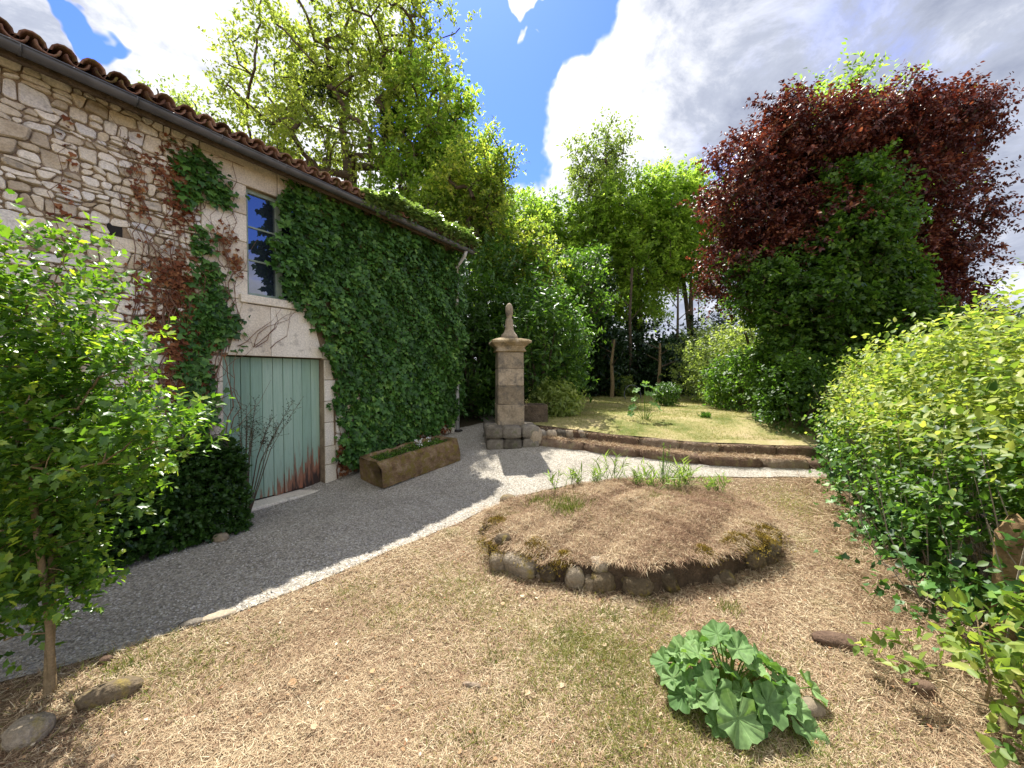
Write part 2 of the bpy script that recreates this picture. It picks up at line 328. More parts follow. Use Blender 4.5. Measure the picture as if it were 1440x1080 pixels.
def mesh_py(name, V, F, mat, tint=None, smooth=False):
    me = bpy.data.meshes.new(name); me.from_pydata([tuple(v) for v in V], [], [tuple(f) for f in F])
    if smooth:
        me.polygons.foreach_set('use_smooth', np.ones(len(me.polygons), dtype=bool))
    if tint is not None:
        a = me.attributes.new('tint', 'FLOAT', 'POINT')
        a.data.foreach_set('value', np.full(len(me.vertices), tint, dtype=np.float32) if np.isscalar(tint) else np.asarray(tint, dtype=np.float32))
    me.materials.append(mat); me.update()
    return me
class MB:                              # collects shapes into one mesh
    def __init__(s): s.V = []; s.F = []
    def add(s, V, F):
        o = len(s.V); s.V += [tuple(v) for v in V]; s.F += [tuple(i + o for i in f) for f in F]
    def box(s, x0, x1, y0, y1, z0, z1, bev=0.0):
        if bev <= 0:
            V = [(x, y, z) for z in (z0, z1) for y in (y0, y1) for x in (x0, x1)]
            s.add(V, [(0, 2, 3, 1), (4, 5, 7, 6), (0, 1, 5, 4), (2, 6, 7, 3), (0, 4, 6, 2), (1, 3, 7, 5)]); return
        b = bev; V = []
        for z, i in ((z0, b), (z0 + b, 0), (z1 - b, 0), (z1, b)):
            V += [(x0 + i + b, y0 + i, z), (x1 - i - b, y0 + i, z), (x1 - i, y0 + i + b, z), (x1 - i, y1 - i - b, z), (x1 - i - b, y1 - i, z), (x0 + i + b, y1 - i, z), (x0 + i, y1 - i - b, z), (x0 + i, y0 + i + b, z)]
        F = [tuple(range(7, -1, -1)), tuple(range(24, 32))]
        for k in range(3):
            for j in range(8): F.append((k * 8 + j, k * 8 + (j + 1) % 8, k * 8 + 8 + (j + 1) % 8, k * 8 + 8 + j))
        s.add(V, F)
    def tube(s, pts, rad, n=6, cap=True):
        pts = [Vector(p) for p in pts]; V = []; F = []
        for i, p in enumerate(pts):
            d = (pts[min(i + 1, len(pts) - 1)] - pts[max(i - 1, 0)]).normalized()
            a = d.cross(Vector((0.31, 0.2, 0.93))).normalized() if abs(d.z) < 0.9 else d.cross(Vector((1, 0.1, 0))).normalized()
            b = d.cross(a); r = rad[i] if hasattr(rad, '__len__') else rad
            for k in range(n):
                q = 2 * math.pi * k / n; V.append(p + a * math.cos(q) * r + b * math.sin(q) * r)
        for i in range(len(pts) - 1):
            for k in range(n): F.append((i * n + k, i * n + (k + 1) % n, (i + 1) * n + (k + 1) % n, (i + 1) * n + k))
        if cap: F.append(tuple(range(n - 1, -1, -1))); F.append(tuple((len(pts) - 1) * n + k for k in range(n)))
        s.add(V, F)
    def lathe(s, prof, n=16, c=(0, 0)):
        V = []; F = []
        for (r, z) in prof:
            for k in range(n): q = 2 * math.pi * k / n; V.append((c[0] + r * math.cos(q), c[1] + r * math.sin(q), z))
        for i in range(len(prof) - 1):
            for k in range(n): F.append((i * n + k, i * n + (k + 1) % n, (i + 1) * n + (k + 1) % n, (i + 1) * n + k))
        F.append(tuple(range(n - 1, -1, -1))); F.append(tuple((len(prof) - 1) * n + k for k in range(n)))
        s.add(V, F)
    def build(s, name, mat, parent=None, tint=0.5, smooth=False, inv=False):
        return link(name, mesh_py(name, s.V, s.F, mat, tint, smooth), parent, inv)

def sn(x, y, f=1.0, k=0.0):            # cheap smooth noise, about -1..1
    return (np.sin(x * 1.7 * f + 1.3 + k) * np.cos(y * 1.9 * f - .7 + k * 2) + np.sin(x * 3.1 * f - y * 2.3 * f + 2.1 + k) * .6 + np.cos(x * 5.3 * f + y * 4.7 * f + k * 3) * .35 + np.sin(y * 7.9 * f - x * 6.1 * f + k) * .22) / 2.1
def sn3(p, f=1.0, k=0.0):
    return (sn(p[..., 0], p[..., 1], f, k) + sn(p[..., 1], p[..., 2], f * 1.1, k + 4) + sn(p[..., 2], p[..., 0], f * .9, k + 9)) / 1.8
def pip(poly, x, y):
    ins = np.zeros(np.shape(x), dtype=bool); n = len(poly)
    for i in range(n):
        x0, y0 = poly[i]; x1, y1 = poly[(i + 1) % n]
        c = ((y0 > y) != (y1 > y)) & (x < (x1 - x0) * (y - y0) / ((y1 - y0) or 1e-9) + x0)
        ins ^= c
    return ins
def H(x, y):
    x = np.asarray(x, dtype=float); y = np.asarray(y, dtype=float)
    s = np.clip(y - 5.15, 0, None); r = 0.17 * (np.sqrt(s * s + .09) - .3 + np.where(y > 5.15, 0, 0)) 
    r = np.minimum(r, 0.50 + 0.02 * np.clip(y - 8.3, 0, 14))
    return r
def gp(px, py, dz=0.0):                # survey helper: where the sight line meets the terrain
    u = (px - 720) / 545; v = (py - 527) / 545
    lo, hi = 0.5, 60
    for _ in range(50):
        m_ = (lo + hi) / 2
        if CAM_H - v * m_ > float(H(u * m_, m_)) + dz: lo = m_
        else: hi = m_
    return Vector((u * lo, lo, float(H(u * lo, lo)) + dz))

# leaf templates: along +Y, length 1, normal +Z
def fan(rim, mid=(0, .45, -.04)):
    V = [mid] + rim; n = len(rim)
    return np.array(V, dtype=float), np.array([(0, 1 + i, 1 + (i + 1) % n) for i in range(n)])
T2 = (np.array([(0, 0, 0), (.27, .45, .06), (0, 1, -.04), (-.27, .45, .06)], dtype=float), np.array([(0, 1, 2), (0, 2, 3)]))
T_ov = fan([(0, 0, 0), (.25, .25, .05), (.27, .55, .05), (0, 1, -.08), (-.27, .55, .05), (-.25, .25, .05)])
T_ivy = fan([(0, 0, 0), (.38, -.08, .02), (.52, .38, .04), (.2, .55, .02), (0, 1, -.05), (-.2, .55, .02), (-.52, .38, .04), (-.38, -.08, .02)], (0, .3, -.03))
T_lob = fan([(0, 0, 0), (.16, .18, .03), (.40, .34, .05), (.26, .48, .04), (.30, .70, .03), (.13, .72, .02), (0, 1, -.08), (-.13, .72, .02), (-.30, .70, .03), (-.26, .48, .04), (-.40, .34, .05), (-.16, .18, .03)])
T_lan = (np.array([(0, 0, 0), (.09, .35, .03), (0, 1, -.12), (-.09, .35, .03), (0, .4, 0)], dtype=float), np.array([(0, 1, 4), (1, 2, 4), (2, 3, 4), (3, 0, 4)]))
T_lau = fan([(0, 0, 0), (.15, .3, .04), (.16, .6, .04), (0, 1, -.08), (-.16, .6, .04), (-.15, .3, .04)])
T_bl = (np.array([(-.035, 0, 0), (.035, 0, 0), (.03, .5, .10), (-.03, .5, .10), (0, 1, .02)], dtype=float), np.array([(0, 1, 2), (0, 2, 3), (3, 2, 4)]))
T_st = (np.array([(-.022, 0, 0), (.022, 0, 0), (0.0, 1, .0)], dtype=float), np.array([(0, 1, 2)]))

def unit(a): return a / np.maximum(np.linalg.norm(a, axis=-1, keepdims=True), 1e-9)
def frames(ax, nm):
    ax = unit(ax); s = unit(np.cross(ax, nm)); n = np.cross(s, ax)
    return np.stack([s, ax, n], axis=-1)        # columns
def scatter(tpl, pos, ax, nm, size, tint, name, mat, wide=None):
    TV, TF = tpl; N = len(pos); k = len(TV)
    Rm = frames(ax, nm); tv = np.broadcast_to(TV, (N, k, 3)).copy()
    if wide is not None: tv[:, :, 0] *= np.asarray(wide).reshape(-1, 1)
    V = np.einsum('nij,nkj->nki', Rm, tv) * np.asarray(size).reshape(-1, 1, 1) + pos[:, None, :]
    F = TF[None] + (np.arange(N) * k)[:, None, None]
    return mesh_tris(name, V.reshape(-1, 3), F.reshape(-1, 3), mat, np.repeat(np.clip(tint, 0, 1), k))
def rdir(n, up=0.0):
    v = rng.normal(size=(n, 3)); v[:, 2] += up; return unit(v)
def shoots(P, Dr, L, m, spread=0.9, droop=0.0):
    """m leaves along each shoot; returns leaf pos, axis, normal, shoot index, place along"""
    N = len(P); idx = np.repeat(np.arange(N), m)
    s = np.tile((np.arange(m) + .5) / m, N); s = s + rng.normal(size=N * m) * .04
    L = np.broadcast_to(L, (N,))
    base = P[idx] + Dr[idx] * (s * L[idx])[:, None] - np.array([0, 0, 1.]) * (droop * (s ** 2) * L[idx])[:, None]
    side = rdir(N * m); side = unit(side - Dr[idx] * np.sum(side * Dr[idx], axis=1, keepdims=True))
    ax = unit(Dr[idx] * (1 - spread * .6) + side * spread)
    nm = unit(rdir(N * m) * .75 + np.array([0, 0, 1.]) + Dr[idx] * .4)
    return base, ax, nm, idx, s

# ------------------------------------------------------------------ the ground
NX, NY = 250, 250
sx_ = np.linspace(-1, 1, NX); gx = 7 * sx_ + 213 * sx_ ** 7
sy_ = np.linspace(-1, 1, NY); gy = 4.5 + 6.5 * sy_ + 213 * sy_ ** 7
X, Y = np.meshgrid(gx, gy)
Z = H(X, Y) + 0.012 * sn(X, Y, 1.6) * (np.abs(X) < 12) - 0.008
V = np.stack([X, Y, Z], -1).reshape(-1, 3)
ii = (np.arange(NY - 1)[:, None] * NX + np.arange(NX - 1)[None]).ravel()
F = np.stack([ii, ii + 1, ii + 1 + NX, ii + NX], -1)
tag(link('ground', mesh_tris('ground', V, F, M['ground'], None, True)), kind='structure')

def resample(poly, n):
    P_ = np.array(poly, dtype=float); d = np.r_[0, np.cumsum(np.linalg.norm(np.diff(P_, axis=0), axis=1))]
    q = np.linspace(0, d[-1], n); return np.stack([np.interp(q, d, P_[:, 0]), np.interp(q, d, P_[:, 1])], -1)
dW = np.array([.5225, .8526]); nW = np.array([.8526, -.5225]); W0 = np.array([-2.774, 5.86])
def wp(x, y): return W0 + dW * x - nW * y         # barn's own frame to world
edge_r = [(-4.6, .3), (-3.4, 1.6), (-2.8, 2.12), (-2.58, 2.23), (-1.98, 2.69), (-1.46, 3.31), (-1.11, 3.78), (-.64, 4.39), (-.25, 4.95), (0.1, 5.35)]
drive_r = edge_r + [(-.1, 6.2), (-.42, 7.3), (-.35, 9), (-.2, 14)]
drive_l = [tuple(wp(-6.5, .1)), tuple(wp(-4, .1)), tuple(wp(-2, .1)), tuple(wp(0, .1)), tuple(wp(2, .1)), tuple(wp(3.1, .1)), tuple(wp(4.2, .1)), (-1.2, 12), (-1.2, 14)]
front_b = [(0.1, 5.35), (.84, 5.72), (1.98, 5.98), (3.2, 6.02), (4.57, 6.0), (6.2, 6.0)]
step_l = [(-.42, 7.3), (.41, 7.48), (1.78, 6.94), (3.32, 6.46), (4.9, 6.3), (6.2, 6.3)]
def ribbon(a, b, n, mcount, jit_a=0):
    A = resample(a, n); B = resample(b, n)
    if jit_a: A += np.stack([sn(A[:, 0], A[:, 1], 3.5), sn(A[:, 1], A[:, 0], 4.1, 3)], -1) * jit_a
    s = np.linspace(0, 1, mcount)
    Pn = A[:, None] * (1 - s)[None, :, None] + B[:, None] * s[None, :, None]
    Zn = H(Pn[..., 0], Pn[..., 1]) + 0.012 * sn(Pn[..., 0], Pn[..., 1], 1.6)
    V_ = np.concatenate([Pn, Zn[..., None]], -1).reshape(-1, 3)
    i_ = (np.arange(n - 1)[:, None] * mcount + np.arange(mcount - 1)[None]).ravel()
    return V_, np.stack([i_, i_ + mcount, i_ + mcount + 1, i_ + 1], -1)[:, ::-1]
V1, F1 = ribbon(drive_r, drive_l, 130, 36, .035)
V2, F2 = ribbon(front_b, step_l, 60, 14, .03)
V2[:, 2] += .004
me = mesh_tris('gravel_drive', np.r_[V1, V2], np.r_[F1, F2 + len(V1)], M['gravel'], None, True)
tag(link('gravel_drive', me), kind='structure')
drive_poly = drive_r[:-1] + drive_l[::-1][1:]
cross_poly = front_b + step_l[::-1]

# lawn terrace behind the steps
def off_line(line, d):
    L_ = np.array(line); out_ = []
    for i in range(len(L_)):
        t_ = L_[min(i + 1, len(L_) - 1)] - L_[max(i - 1, 0)]; t_ = t_ / np.linalg.norm(t_)
        out_.append((L_[i][0] - t_[1] * d, L_[i][1] + t_[0] * d))
    return out_
step_in = off_line(step_l[1:], .42)
LZ = .25
def HL(x, y): return H(x, y) + LZ * np.clip(1.25 - np.asarray(y) * .0, 0, 1) - .1 * np.clip((np.asarray(y) - 8) / 6, 0, 1)
lawn_far = [(.55, 22), (3, 22), (6, 22), (10, 22), (16, 22)]
A = resample([(.40, 7.95)] + step_in[1:] + [(16, 6.7)], 70); B = resample(lawn_far, 70)
s_ = np.linspace(0, 1, 60) ** 1.5
Pn = A[:, None] * (1 - s_)[None, :, None] + B[:, None] * s_[None, :, None]
Zn = HL(Pn[..., 0], Pn[..., 1]) + .012 * sn(Pn[..., 0], Pn[..., 1], 2.0) + .006 * sn(Pn[..., 0], Pn[..., 1], 6.0)
V_ = np.concatenate([Pn, Zn[..., None]], -1).reshape(-1, 3)
i_ = (np.arange(69)[:, None] * 60 + np.arange(59)[None]).ravel()
tag(link('lawn', mesh_tris('lawn', V_, np.stack([i_, i_ + 60, i_ + 61, i_ + 1], -1)[:, ::-1][:, ::-1], M['lawn'], None, True)), kind='structure')
lawn_poly = [tuple(p) for p in A] + [tuple(p) for p in B[::-1]]

# gravel chips
def in_drive(x, y): return pip(drive_poly, x, y) | pip(cross_poly, x, y)
n = 95000
th = rng.uniform(-.95, .75, n); rr = 1.9 * (9.0 / 1.9) ** rng.random(n)
x = rr * np.sin(th); y = rr * np.cos(th); k = in_drive(x, y); x, y = x[k], y[k]
octa = (np.array([(1, 0, 0), (-.5, .8, 0), (-.6, -.7, 0), (0, 0, .62)], dtype=float), np.array([(0, 1, 3), (1, 2, 3), (2, 0, 3)]))
pos = np.stack([x, y, H(x, y) + .001 + .012 * sn(x, y, 1.6)], -1)
me = scatter(octa, pos, rdir(len(x)) * np.array([1, 1, .25]), np.array([0, 0, 1.]) + rdir(len(x)) * .3, rng.uniform(.004, .0125, len(x)) * (1 + pos[:, 1] * .04), rng.random(len(x)), 'gravel_chips', M['chips'])
tag(link('gravel_chips', me), 'pale limestone gravel chips covering the drive', 'gravel', kind='stuff')

# ------------------------------------------------------------------ straw
near_poly = edge_r + front_b[1:-1] + [(5.5, 6.0), (6, 3), (4.2, .2), (-4.6, .2)]
BED = [(-.34, 4.15), (-.25, 3.72), (-.187, 3.39), (.118, 3.22), (.449, 3.06), (.81, 2.96), (1.13, 2.94), (1.51, 3.05), (1.89, 3.2), (2.39, 3.5), (2.74, 3.95), (2.95, 4.35), (2.75, 4.85), (2.3, 5.15), (1.72, 5.28), (1.1, 5.12), (.6, 4.85), (.1, 4.6), (-.2, 4.38)]
BC = np.array([1.28, 4.15])
def fbm2(x, y): return sn(x, y, 1.1) * .5 + sn(x, y, 2.7, 3) * .35 + sn(x, y, 6.0, 5) * .25
def green_f(x, y):
    f = np.zeros_like(x)
    for cx, cy, r, a in ((.65, 2.45, .35, .9), (.35, 2.2, .35, .8), (.9, 1.95, .5, 1.0), (.5, 1.75, .45, .7), (.75, 1.6, .4, .9), (.2, 2.5, .3, .7), (-.35, 2.9, .3, .5), (3.6, 4.8, .5, .6), (3.2, 3.6, .3, .4), (-1.2, 3.0, .2, .5), (-1.9, 2.2, .3, .4), (-.1, 2.5, .4, .35), (1.35, 1.9, .35, .6), (-.5, 3.1, .5, .25), (.0, 1.8, .5, .3),
                         (-2.2, 2.3, .35, .5), (4.0, 5.3, .6, .4), (-.25, 3.9, .15, .9), (1.05, 2.72, .09, 1.5), (.62, 2.25, .13, 1.6), (.52, 2.4, .1, 1.3), (-.75, 2.7, .2, .5)):
        f += a * np.exp(-((x - cx) ** 2 + (y - cy) ** 2) / r ** 2)
    return f
n = 780000
th = rng.uniform(-1.02, 1.0, n); rr = 1.45 * (8.3 / 1.45) ** (rng.random(n) ** 1.05)
x = rr * np.sin(th); y = rr * np.cos(th)
jt = np.where(rng.random(n) < .12, .07, .018)
k = pip(near_poly, x + rng.normal(0, 1, n) * jt, y + rng.normal(0, 1, n) * jt) & ~pip([(BC[0] + (a - BC[0]) * .93, BC[1] + (b_ - BC[1]) * .93) for a, b_ in BED], x, y)
x, y = x[k], y[k]; n = len(x)
g = fbm2(x * 1.3, y * 1.3); keep = rng.random(n) < np.clip(.72 + .35 * sn(x, y, 3.2, 4) + .25 * sn(x, y, 7, 1), .25, 1) * (1 - .3 * np.clip(green_f(x, y), 0, 1)); x, y, g = x[keep], y[keep], g[keep]; n = len(x)
ax = rdir(n) * np.array([1, 1, .22]); ax[:, 2] += .05
ax[:, :2] += .35 * np.stack([np.cos(3 * sn(x, y, .8)), np.sin(3 * sn(x, y, .8))], -1)
pos = np.stack([x, y, H(x, y) + .012 * sn(x, y, 1.6) - .006 + rng.random(n) * .02 + .014 * np.clip(sn(x, y, 4, 8), 0, 1)], -1)
size = rng.uniform(.012, .05, n) * (1 + .10 * y)
tint = .50 + .13 * sn(x, y, 1.6, 6) + .10 * sn(x, y, 5, 6) + rng.normal(0, .24, n)
me = scatter(T_st, pos, ax, rdir(n) * .5 + np.array([0, 0, 1.]), size, tint, 'dry_grass', M['straw'], 1.25 + .10 * y)
tag(link('dry_grass', me), 'dry straw coloured grass clippings spread over the near ground', 'dry grass', kind='stuff')

def grass_patch(name, label, area, n, size, mat, hf, tuft=None, tintm=.4, dens=None):
    x0, x1, y0, y1 = area
    x = rng.uniform(x0, x1, n); y = y0 + (y1 - y0) * rng.random(n) ** 1.4
    k = dens(x, y) if dens else np.ones(n, bool)
    x, y = x[k], y[k]; n = len(x)
    ax = rdir(n) * np.array([.8, .8, .3]); ax[:, 2] += .6
    pos = np.stack([x, y, hf(x, y)], -1)
    me = scatter(T_bl, pos, ax, rdir(n), rng.uniform(.6, 1.3, n) * size * (1 + .05 * y), tintm + rng.normal(0, .22, n), name, mat)
    return tag(link(name, me), label, 'grass', kind='stuff')
def green_spots(x, y):
    g = fbm2(x * 1.1 + 2, y * 1.1 + 1); f = green_f(x, y)
    return (rng.random(len(x)) < f * (.35 + .8 * np.clip(g + .4, 0, 1)) * .45) & pip(near_poly, x, y) & ~pip(BED, x, y)
grass_patch('green_grass', 'green and yellowish grass shoots breaking through the dry ground', (-3, 4.5, 1.3, 5.8), 520000, .042, M['blade'], lambda x, y: H(x, y) + .012 * sn(x, y, 1.6) + .002, dens=green_spots, tintm=.62)
n = 190000
def lawn_in(x, y): return pip(lawn_poly, x, y) & ((rng.random(len(x)) < .6 + .4 * sn(x, y, 1.3)) )
grass_patch('lawn_grass', 'short yellow green grass of the lawn terrace behind the steps', (.3, 10, 7.0, 18), n, .032, M['blade'], lambda x, y: HL(x, y) + .0, dens=lawn_in, tintm=.62)

# ------------------------------------------------------------------ the barn
barn = empty('barn', (W0[0], W0[1], 0), R(58.5), 'old rubble stone barn with clay tile roof, half covered in ivy', 'barn')
DX0, DX1, DZ = -1.382, -.08, 1.94
WX0, WX1, WZ0, WZ1 = -1.094, -.25, 2.71, 4.07
TOP = 4.42
mb = MB()
for b_ in ((-8, DX0, 0, .5, -.4, TOP), (DX1, 3.0, 0, .5, -.4, TOP), (DX0, DX1, 0, .5, DZ, WZ0), (DX0, WX0, 0, .5, WZ0, TOP), (WX1, DX1, 0, .5, WZ0, TOP), (WX0, WX1, 0, .5, WZ1, TOP),
           (2.5, 3.0, .5, 6, -.4, TOP), (-8, -7.5, .5, 6, -.4, TOP), (-7.5, 2.5, 5.5, 6, -.4, TOP)): mb.box(*b_)
mb.add([(2.6, 0, TOP), (2.6, 6, TOP), (2.6, 3, TOP + 1.0), (3.0, 0, TOP), (3.0, 6, TOP), (3.0, 3, TOP + 1.0)], [(0, 1, 2), (5, 4, 3), (0, 3, 4, 1), (1, 4, 5, 2), (2, 5, 3, 0)])
mb.build('wall', M['mortar'], barn)

def rubble(x0, x1, z0, z1, sx0=.06, sx1=.20, sz=.088, holes=()):
    """roughly coursed rubble: wavy courses cut into blocks, some blocks cut again"""
    cells = []; z = z0; k = 0; ph = random.random() * 9
    def wave(kk, x): return .014 * math.sin(x * 6.1 + kk * 2.7 + ph) + .009 * math.sin(x * 17.3 + kk * 5.1) + .006 * math.sin(x * 41 + kk * 1.9)
    while z < z1:
        h = sz * random.choice((.65, .8, .9, 1.0, 1.0, 1.2, 1.45, 1.75)); x = x0 - random.random() * .12
        if z + h > z1 - .03: h = z1 - z + .001
        last = z + h >= z1
        sl = 0
        while x < x1:
            wd = random.uniform(sx0, sx1) * (1 if random.random() > .1 else 1.7) * (.8 + .35 * h / sz * .6); xe = x + wd; sl2 = random.gauss(0, .014)
            a, b_ = max(x, x0), min(xe, x1)
            if b_ - a > .035:
                lo = lambda xx: z + (wave(k, xx) if k else 0); hi = lambda xx: z + h + (0 if last else wave(k + 1, xx))
                def quad(f0, f1, xa, xb, sa, sb):
                    P_ = []
                    n_ = 2 if xb - xa < .12 else 3
                    for q in range(n_):
                        xx = xa + (xb - xa) * q / (n_ - 1); P_.append((xx - (sa if q == 0 else sb if q == n_ - 1 else 0), lo(xx) + (hi(xx) - lo(xx)) * f0))
                    for q in range(n_ - 1, -1, -1):
                        xx = xa + (xb - xa) * q / (n_ - 1); P_.append((xx + (sa if q == 0 else sb if q == n_ - 1 else 0), lo(xx) + (hi(xx) - lo(xx)) * f1))
                    return P_
                sa, sb = (sl if x > x0 else 0), (sl2 if xe < x1 else 0)
                u = random.random()
                if h > .085 and u < .22: f = random.uniform(.4, .6); parts = [quad(0, f, a, b_, sa, sb), quad(f, 1, a, b_, -sa, sb)]
                elif wd > .15 and u < .32: m_ = a + (b_ - a) * random.uniform(.4, .6); f = random.uniform(.4, .6); parts = [quad(0, 1, a, m_, sa, .005), quad(0, f, m_, b_, .005, sb), quad(f, 1, m_, b_, .005, sb)]
                else: parts = [quad(0, 1, a, b_, sa, sb)]
                for pl in parts:
                    cx = sum(p[0] for p in pl) / len(pl); cz = sum(p[1] for p in pl) / len(pl)
                    w_ = max(p[0] for p in pl) - min(p[0] for p in pl); h_ = max(p[1] for p in pl) - min(p[1] for p in pl)
                    if w_ < .03 or h_ < .025 or any(hx0 < cx < hx1 and hz0 < cz < hz1 for hx0, hx1, hz0, hz1 in holes): continue
                    cells.append((pl, cx, cz, w_, h_))
            x = xe; sl = sl2
        z += h; k += 1
    return cells
def stone_mesh(cell, gap=.0085, depth=None):
    pl, cx, cz, w_, h_ = cell
    # inset, drop short edges, round corners
    q = [(cx + (p[0] - cx) * (1 - gap / w_ * 1.6), cz + (p[1] - cz) * (1 - gap / h_ * 1.6)) for p in pl]
    q2 = []
    for p in q:
        if not q2 or math.hypot(p[0] - q2[-1][0], p[1] - q2[-1][1]) > .022: q2.append(p)
    if len(q2) < 3: q2 = q
    r = []
    for i in range(len(q2)):
        a, b_ = q2[i], q2[(i + 1) % len(q2)]
        L_ = math.hypot(a[0] - b_[0], a[1] - b_[1]); f = min(.30, .017 / max(L_, .01))
        for u in (f, 1 - f): r.append((a[0] + (b_[0] - a[0]) * u + random.gauss(0, .0015), a[1] + (b_[1] - a[1]) * u + random.gauss(0, .0015)))
    n = len(r); dpt = depth or random.uniform(.012, .046); V = []
    tx, tz = random.gauss(0, .10), random.gauss(0, .16)
    for y_, s in ((.01, 1.0), (-dpt * .72, 1.0), (-dpt, .88)):
        for p in r:
            yy = y_ + (tx * (p[0] - cx) + tz * (p[1] - cz) if y_ < 0 else 0) + (random.gauss(0, .0015) if y_ < 0 else 0)
            V.append((cx + (p[0] - cx) * s, min(yy, .01), cz + (p[1] - cz) * s))
    F = [(k * n + i, k * n + (i + 1) % n, k * n + n + (i + 1) % n, k * n + n + i) for k in range(2) for i in range(n)]
    F.append(tuple(range(2 * n, 3 * n)))
    return V, F
VENT = (-2.345, -2.235, 3.09, 3.2)
cells = rubble(-3.72, -1.575, 1.6, TOP, holes=[VENT])
cells.sort(key=lambda c: -c[2] - (2 if c[1] > -3.2 else 0))
for c in cells[:296]:
    V, F = stone_mesh(c); link('stone', mesh_py('stone', V, F, M['stone'], random.random(), False), barn)
mb = MB(); tl = []
rest = cells[296:] + rubble(-3.72, -1.575, -.1, 1.6) + rubble(-6.5, -3.72, -.1, TOP, .2, .4, .16) + rubble(.10, 2.98, -.1, 1.4, .14, .32, .14)
for c in rest:
    V, F = stone_mesh(c); k0 = len(mb.V); mb.add(V, F); tl += [random.random()] * (len(mb.V) - k0)
tag(mb.build('rubble_stones', M['stone'], barn, tl, False), kind='stuff')
mb = MB(); mb.box(VENT[0], VENT[1], -.004, .0, VENT[2], VENT[3]); mb.build('vent_hole_shade', M['dark'], barn)  # flat near-black plate on the wall; the hole's shade is put into its colour
# dressed stones
def block(x0, x1, z0, z1, y=-.02, name='dressed_stone', g=.004, depth=.05, mat='ashlar'):
    mb = MB(); mb.box(x0 + g, x1 - g, y, y + depth, z0 + g, z1 - g, .006)
    return mb.build(name, M[mat], barn, random.random())
zz = [1.96, 2.27, 2.64, 3.0, 3.36, 3.7, 4.07]
for i in range(6): block(-1.575, WX0 if i else -1.32, zz[i], zz[i + 1])
block(-1.575, -.72, 4.07, 4.41, name='window_lintel'); block(-.72, -.02, 4.07, 4.41)
for z0, z1 in ((0.0, .34), (.34, .62), (.62, .98), (.98, 1.30), (1.30, 1.62), (1.62, 1.93)):
    block(DX1, DX1 + random.uniform(.13, .2), z0, z1); block(-1.57 + random.uniform(0, .05), DX0, z0, z1)
block(DX1 - .02, .14, 1.93, 2.16); block(-1.20, -.14, 2.60, 2.712, -.06, 'window_sill', depth=.2)
for pts in ([(-1.335, 1.945), (-.84, 1.945), (-.84, 2.592), (-1.165, 2.592)], [(-.834, 1.945), (-.11, 1.945), (-.28, 2.592), (-.834, 2.592)]):
    V = [(x_, -.035, z_) for x_, z_ in pts] + [(x_, .02, z_) for x_, z_ in pts]
    link('door_lintel', mesh_py('door_lintel', V, [(0, 1, 2, 3), (7, 6, 5, 4), (0, 4, 5, 1), (1, 5, 6, 2), (2, 6, 7, 3), (3, 7, 4, 0)], M['ashlar'], random.random()), barn)
mb = MB(); mb.box(DX0 - .05, DX1 + .10, -.17, .14, -.10, .035, .012); mb.build('threshold', M['ashlar'], barn, .6)
# door
def door_leaf(x0, x1, n, handle=False):
    o = link('door_leaf', None, barn) if False else empty('door_leaf', (0, 0, 0)); o.parent = barn
    w_ = (x1 - x0) / n
    for i in range(n):
        mb = MB(); j = random.uniform(-.003, .003)
        mb.box(x0 + i * w_ + .003, x0 + (i + 1) * w_ - .003, .10 + j, .135 + j, .04 + random.uniform(0, .02), DZ - .012, .004)
        mb.build('plank', M['door'], o, random.random())
    for z_ in (.35, 1.55):
        mb = MB(); mb.box(x0 + .02, x1 - .02, .138, .165, z_, z_ + .12); mb.build('ledge', M['door'], o, .5)
    if handle:
        mb = MB(); c_ = Vector((x0 + .13, .088, .80)); pts = [c_ + Vector((.032 * math.cos(a), 0, .022 * math.sin(a))) for a in np.linspace(0, 2 * math.pi, 15)]
        mb.tube(pts, .006, 6, False); mb.box(c_.x - .012, c_.x + .012, .084, .1, c_.z + .008, c_.z + .034); mb.build('ring_handle', M['iron'], o)
door_leaf(DX0 + .004, -1.028, 3); door_leaf(-1.022, DX1 - .004, 7, True)
mb = MB(); mb.box(-1.034, -1.016, .085, .1, .05, DZ - .02); mb.build('cover_strip', M['door'], barn, .1)
mb = MB(); mb.box(DX0 - .01, DX1 + .01, .2, .5, 0, DZ); mb.build('door_back', M['dark'], barn)
# window
fr = empty('window', (0, 0, 0)); fr.parent = barn
mb = MB(); e = .045
mb.box(WX0, WX0 + e, .06, .12, WZ0, WZ1); mb.box(WX1 - e, WX1, .06, .12, WZ0, WZ1); mb.box(WX0 + e, WX1 - e, .06, .12, WZ1 - e, WZ1); mb.box(WX0 + e, WX1 - e, .06, .12, WZ0, WZ0 + e)
mb.build('window_frame', M['frame'], fr)
xm = (WX0 + WX1) / 2
mb = MB(); mb.box(xm - .035, xm + .035, .05, .11, WZ0 + e, WZ1 - e); mb.build('mullion', M['frame'], fr)
for x0, x1 in ((WX0 + e, xm - .035), (xm + .035, WX1 - e)):
    zs = np.linspace(WZ0 + e, WZ1 - e, 4)
    for i in range(3):
        mb = MB(); mb.box(x0, x1, .09, .095, zs[i] + (.01 if i else 0), zs[i + 1] - (.01 if i < 2 else 0)); mb.build('pane', M['glass'], fr)
        if i: mb = MB(); mb.box(x0, x1, .075, .105, zs[i] - .01, zs[i] + .01); mb.build('glazing_bar', M['frame'], fr)
mb = MB(); mb.box(WX0 - .01, WX1 + .01, .3, .5, WZ0 - .01, WZ1 + .01); mb.build('window_back', M['dark'], barn)

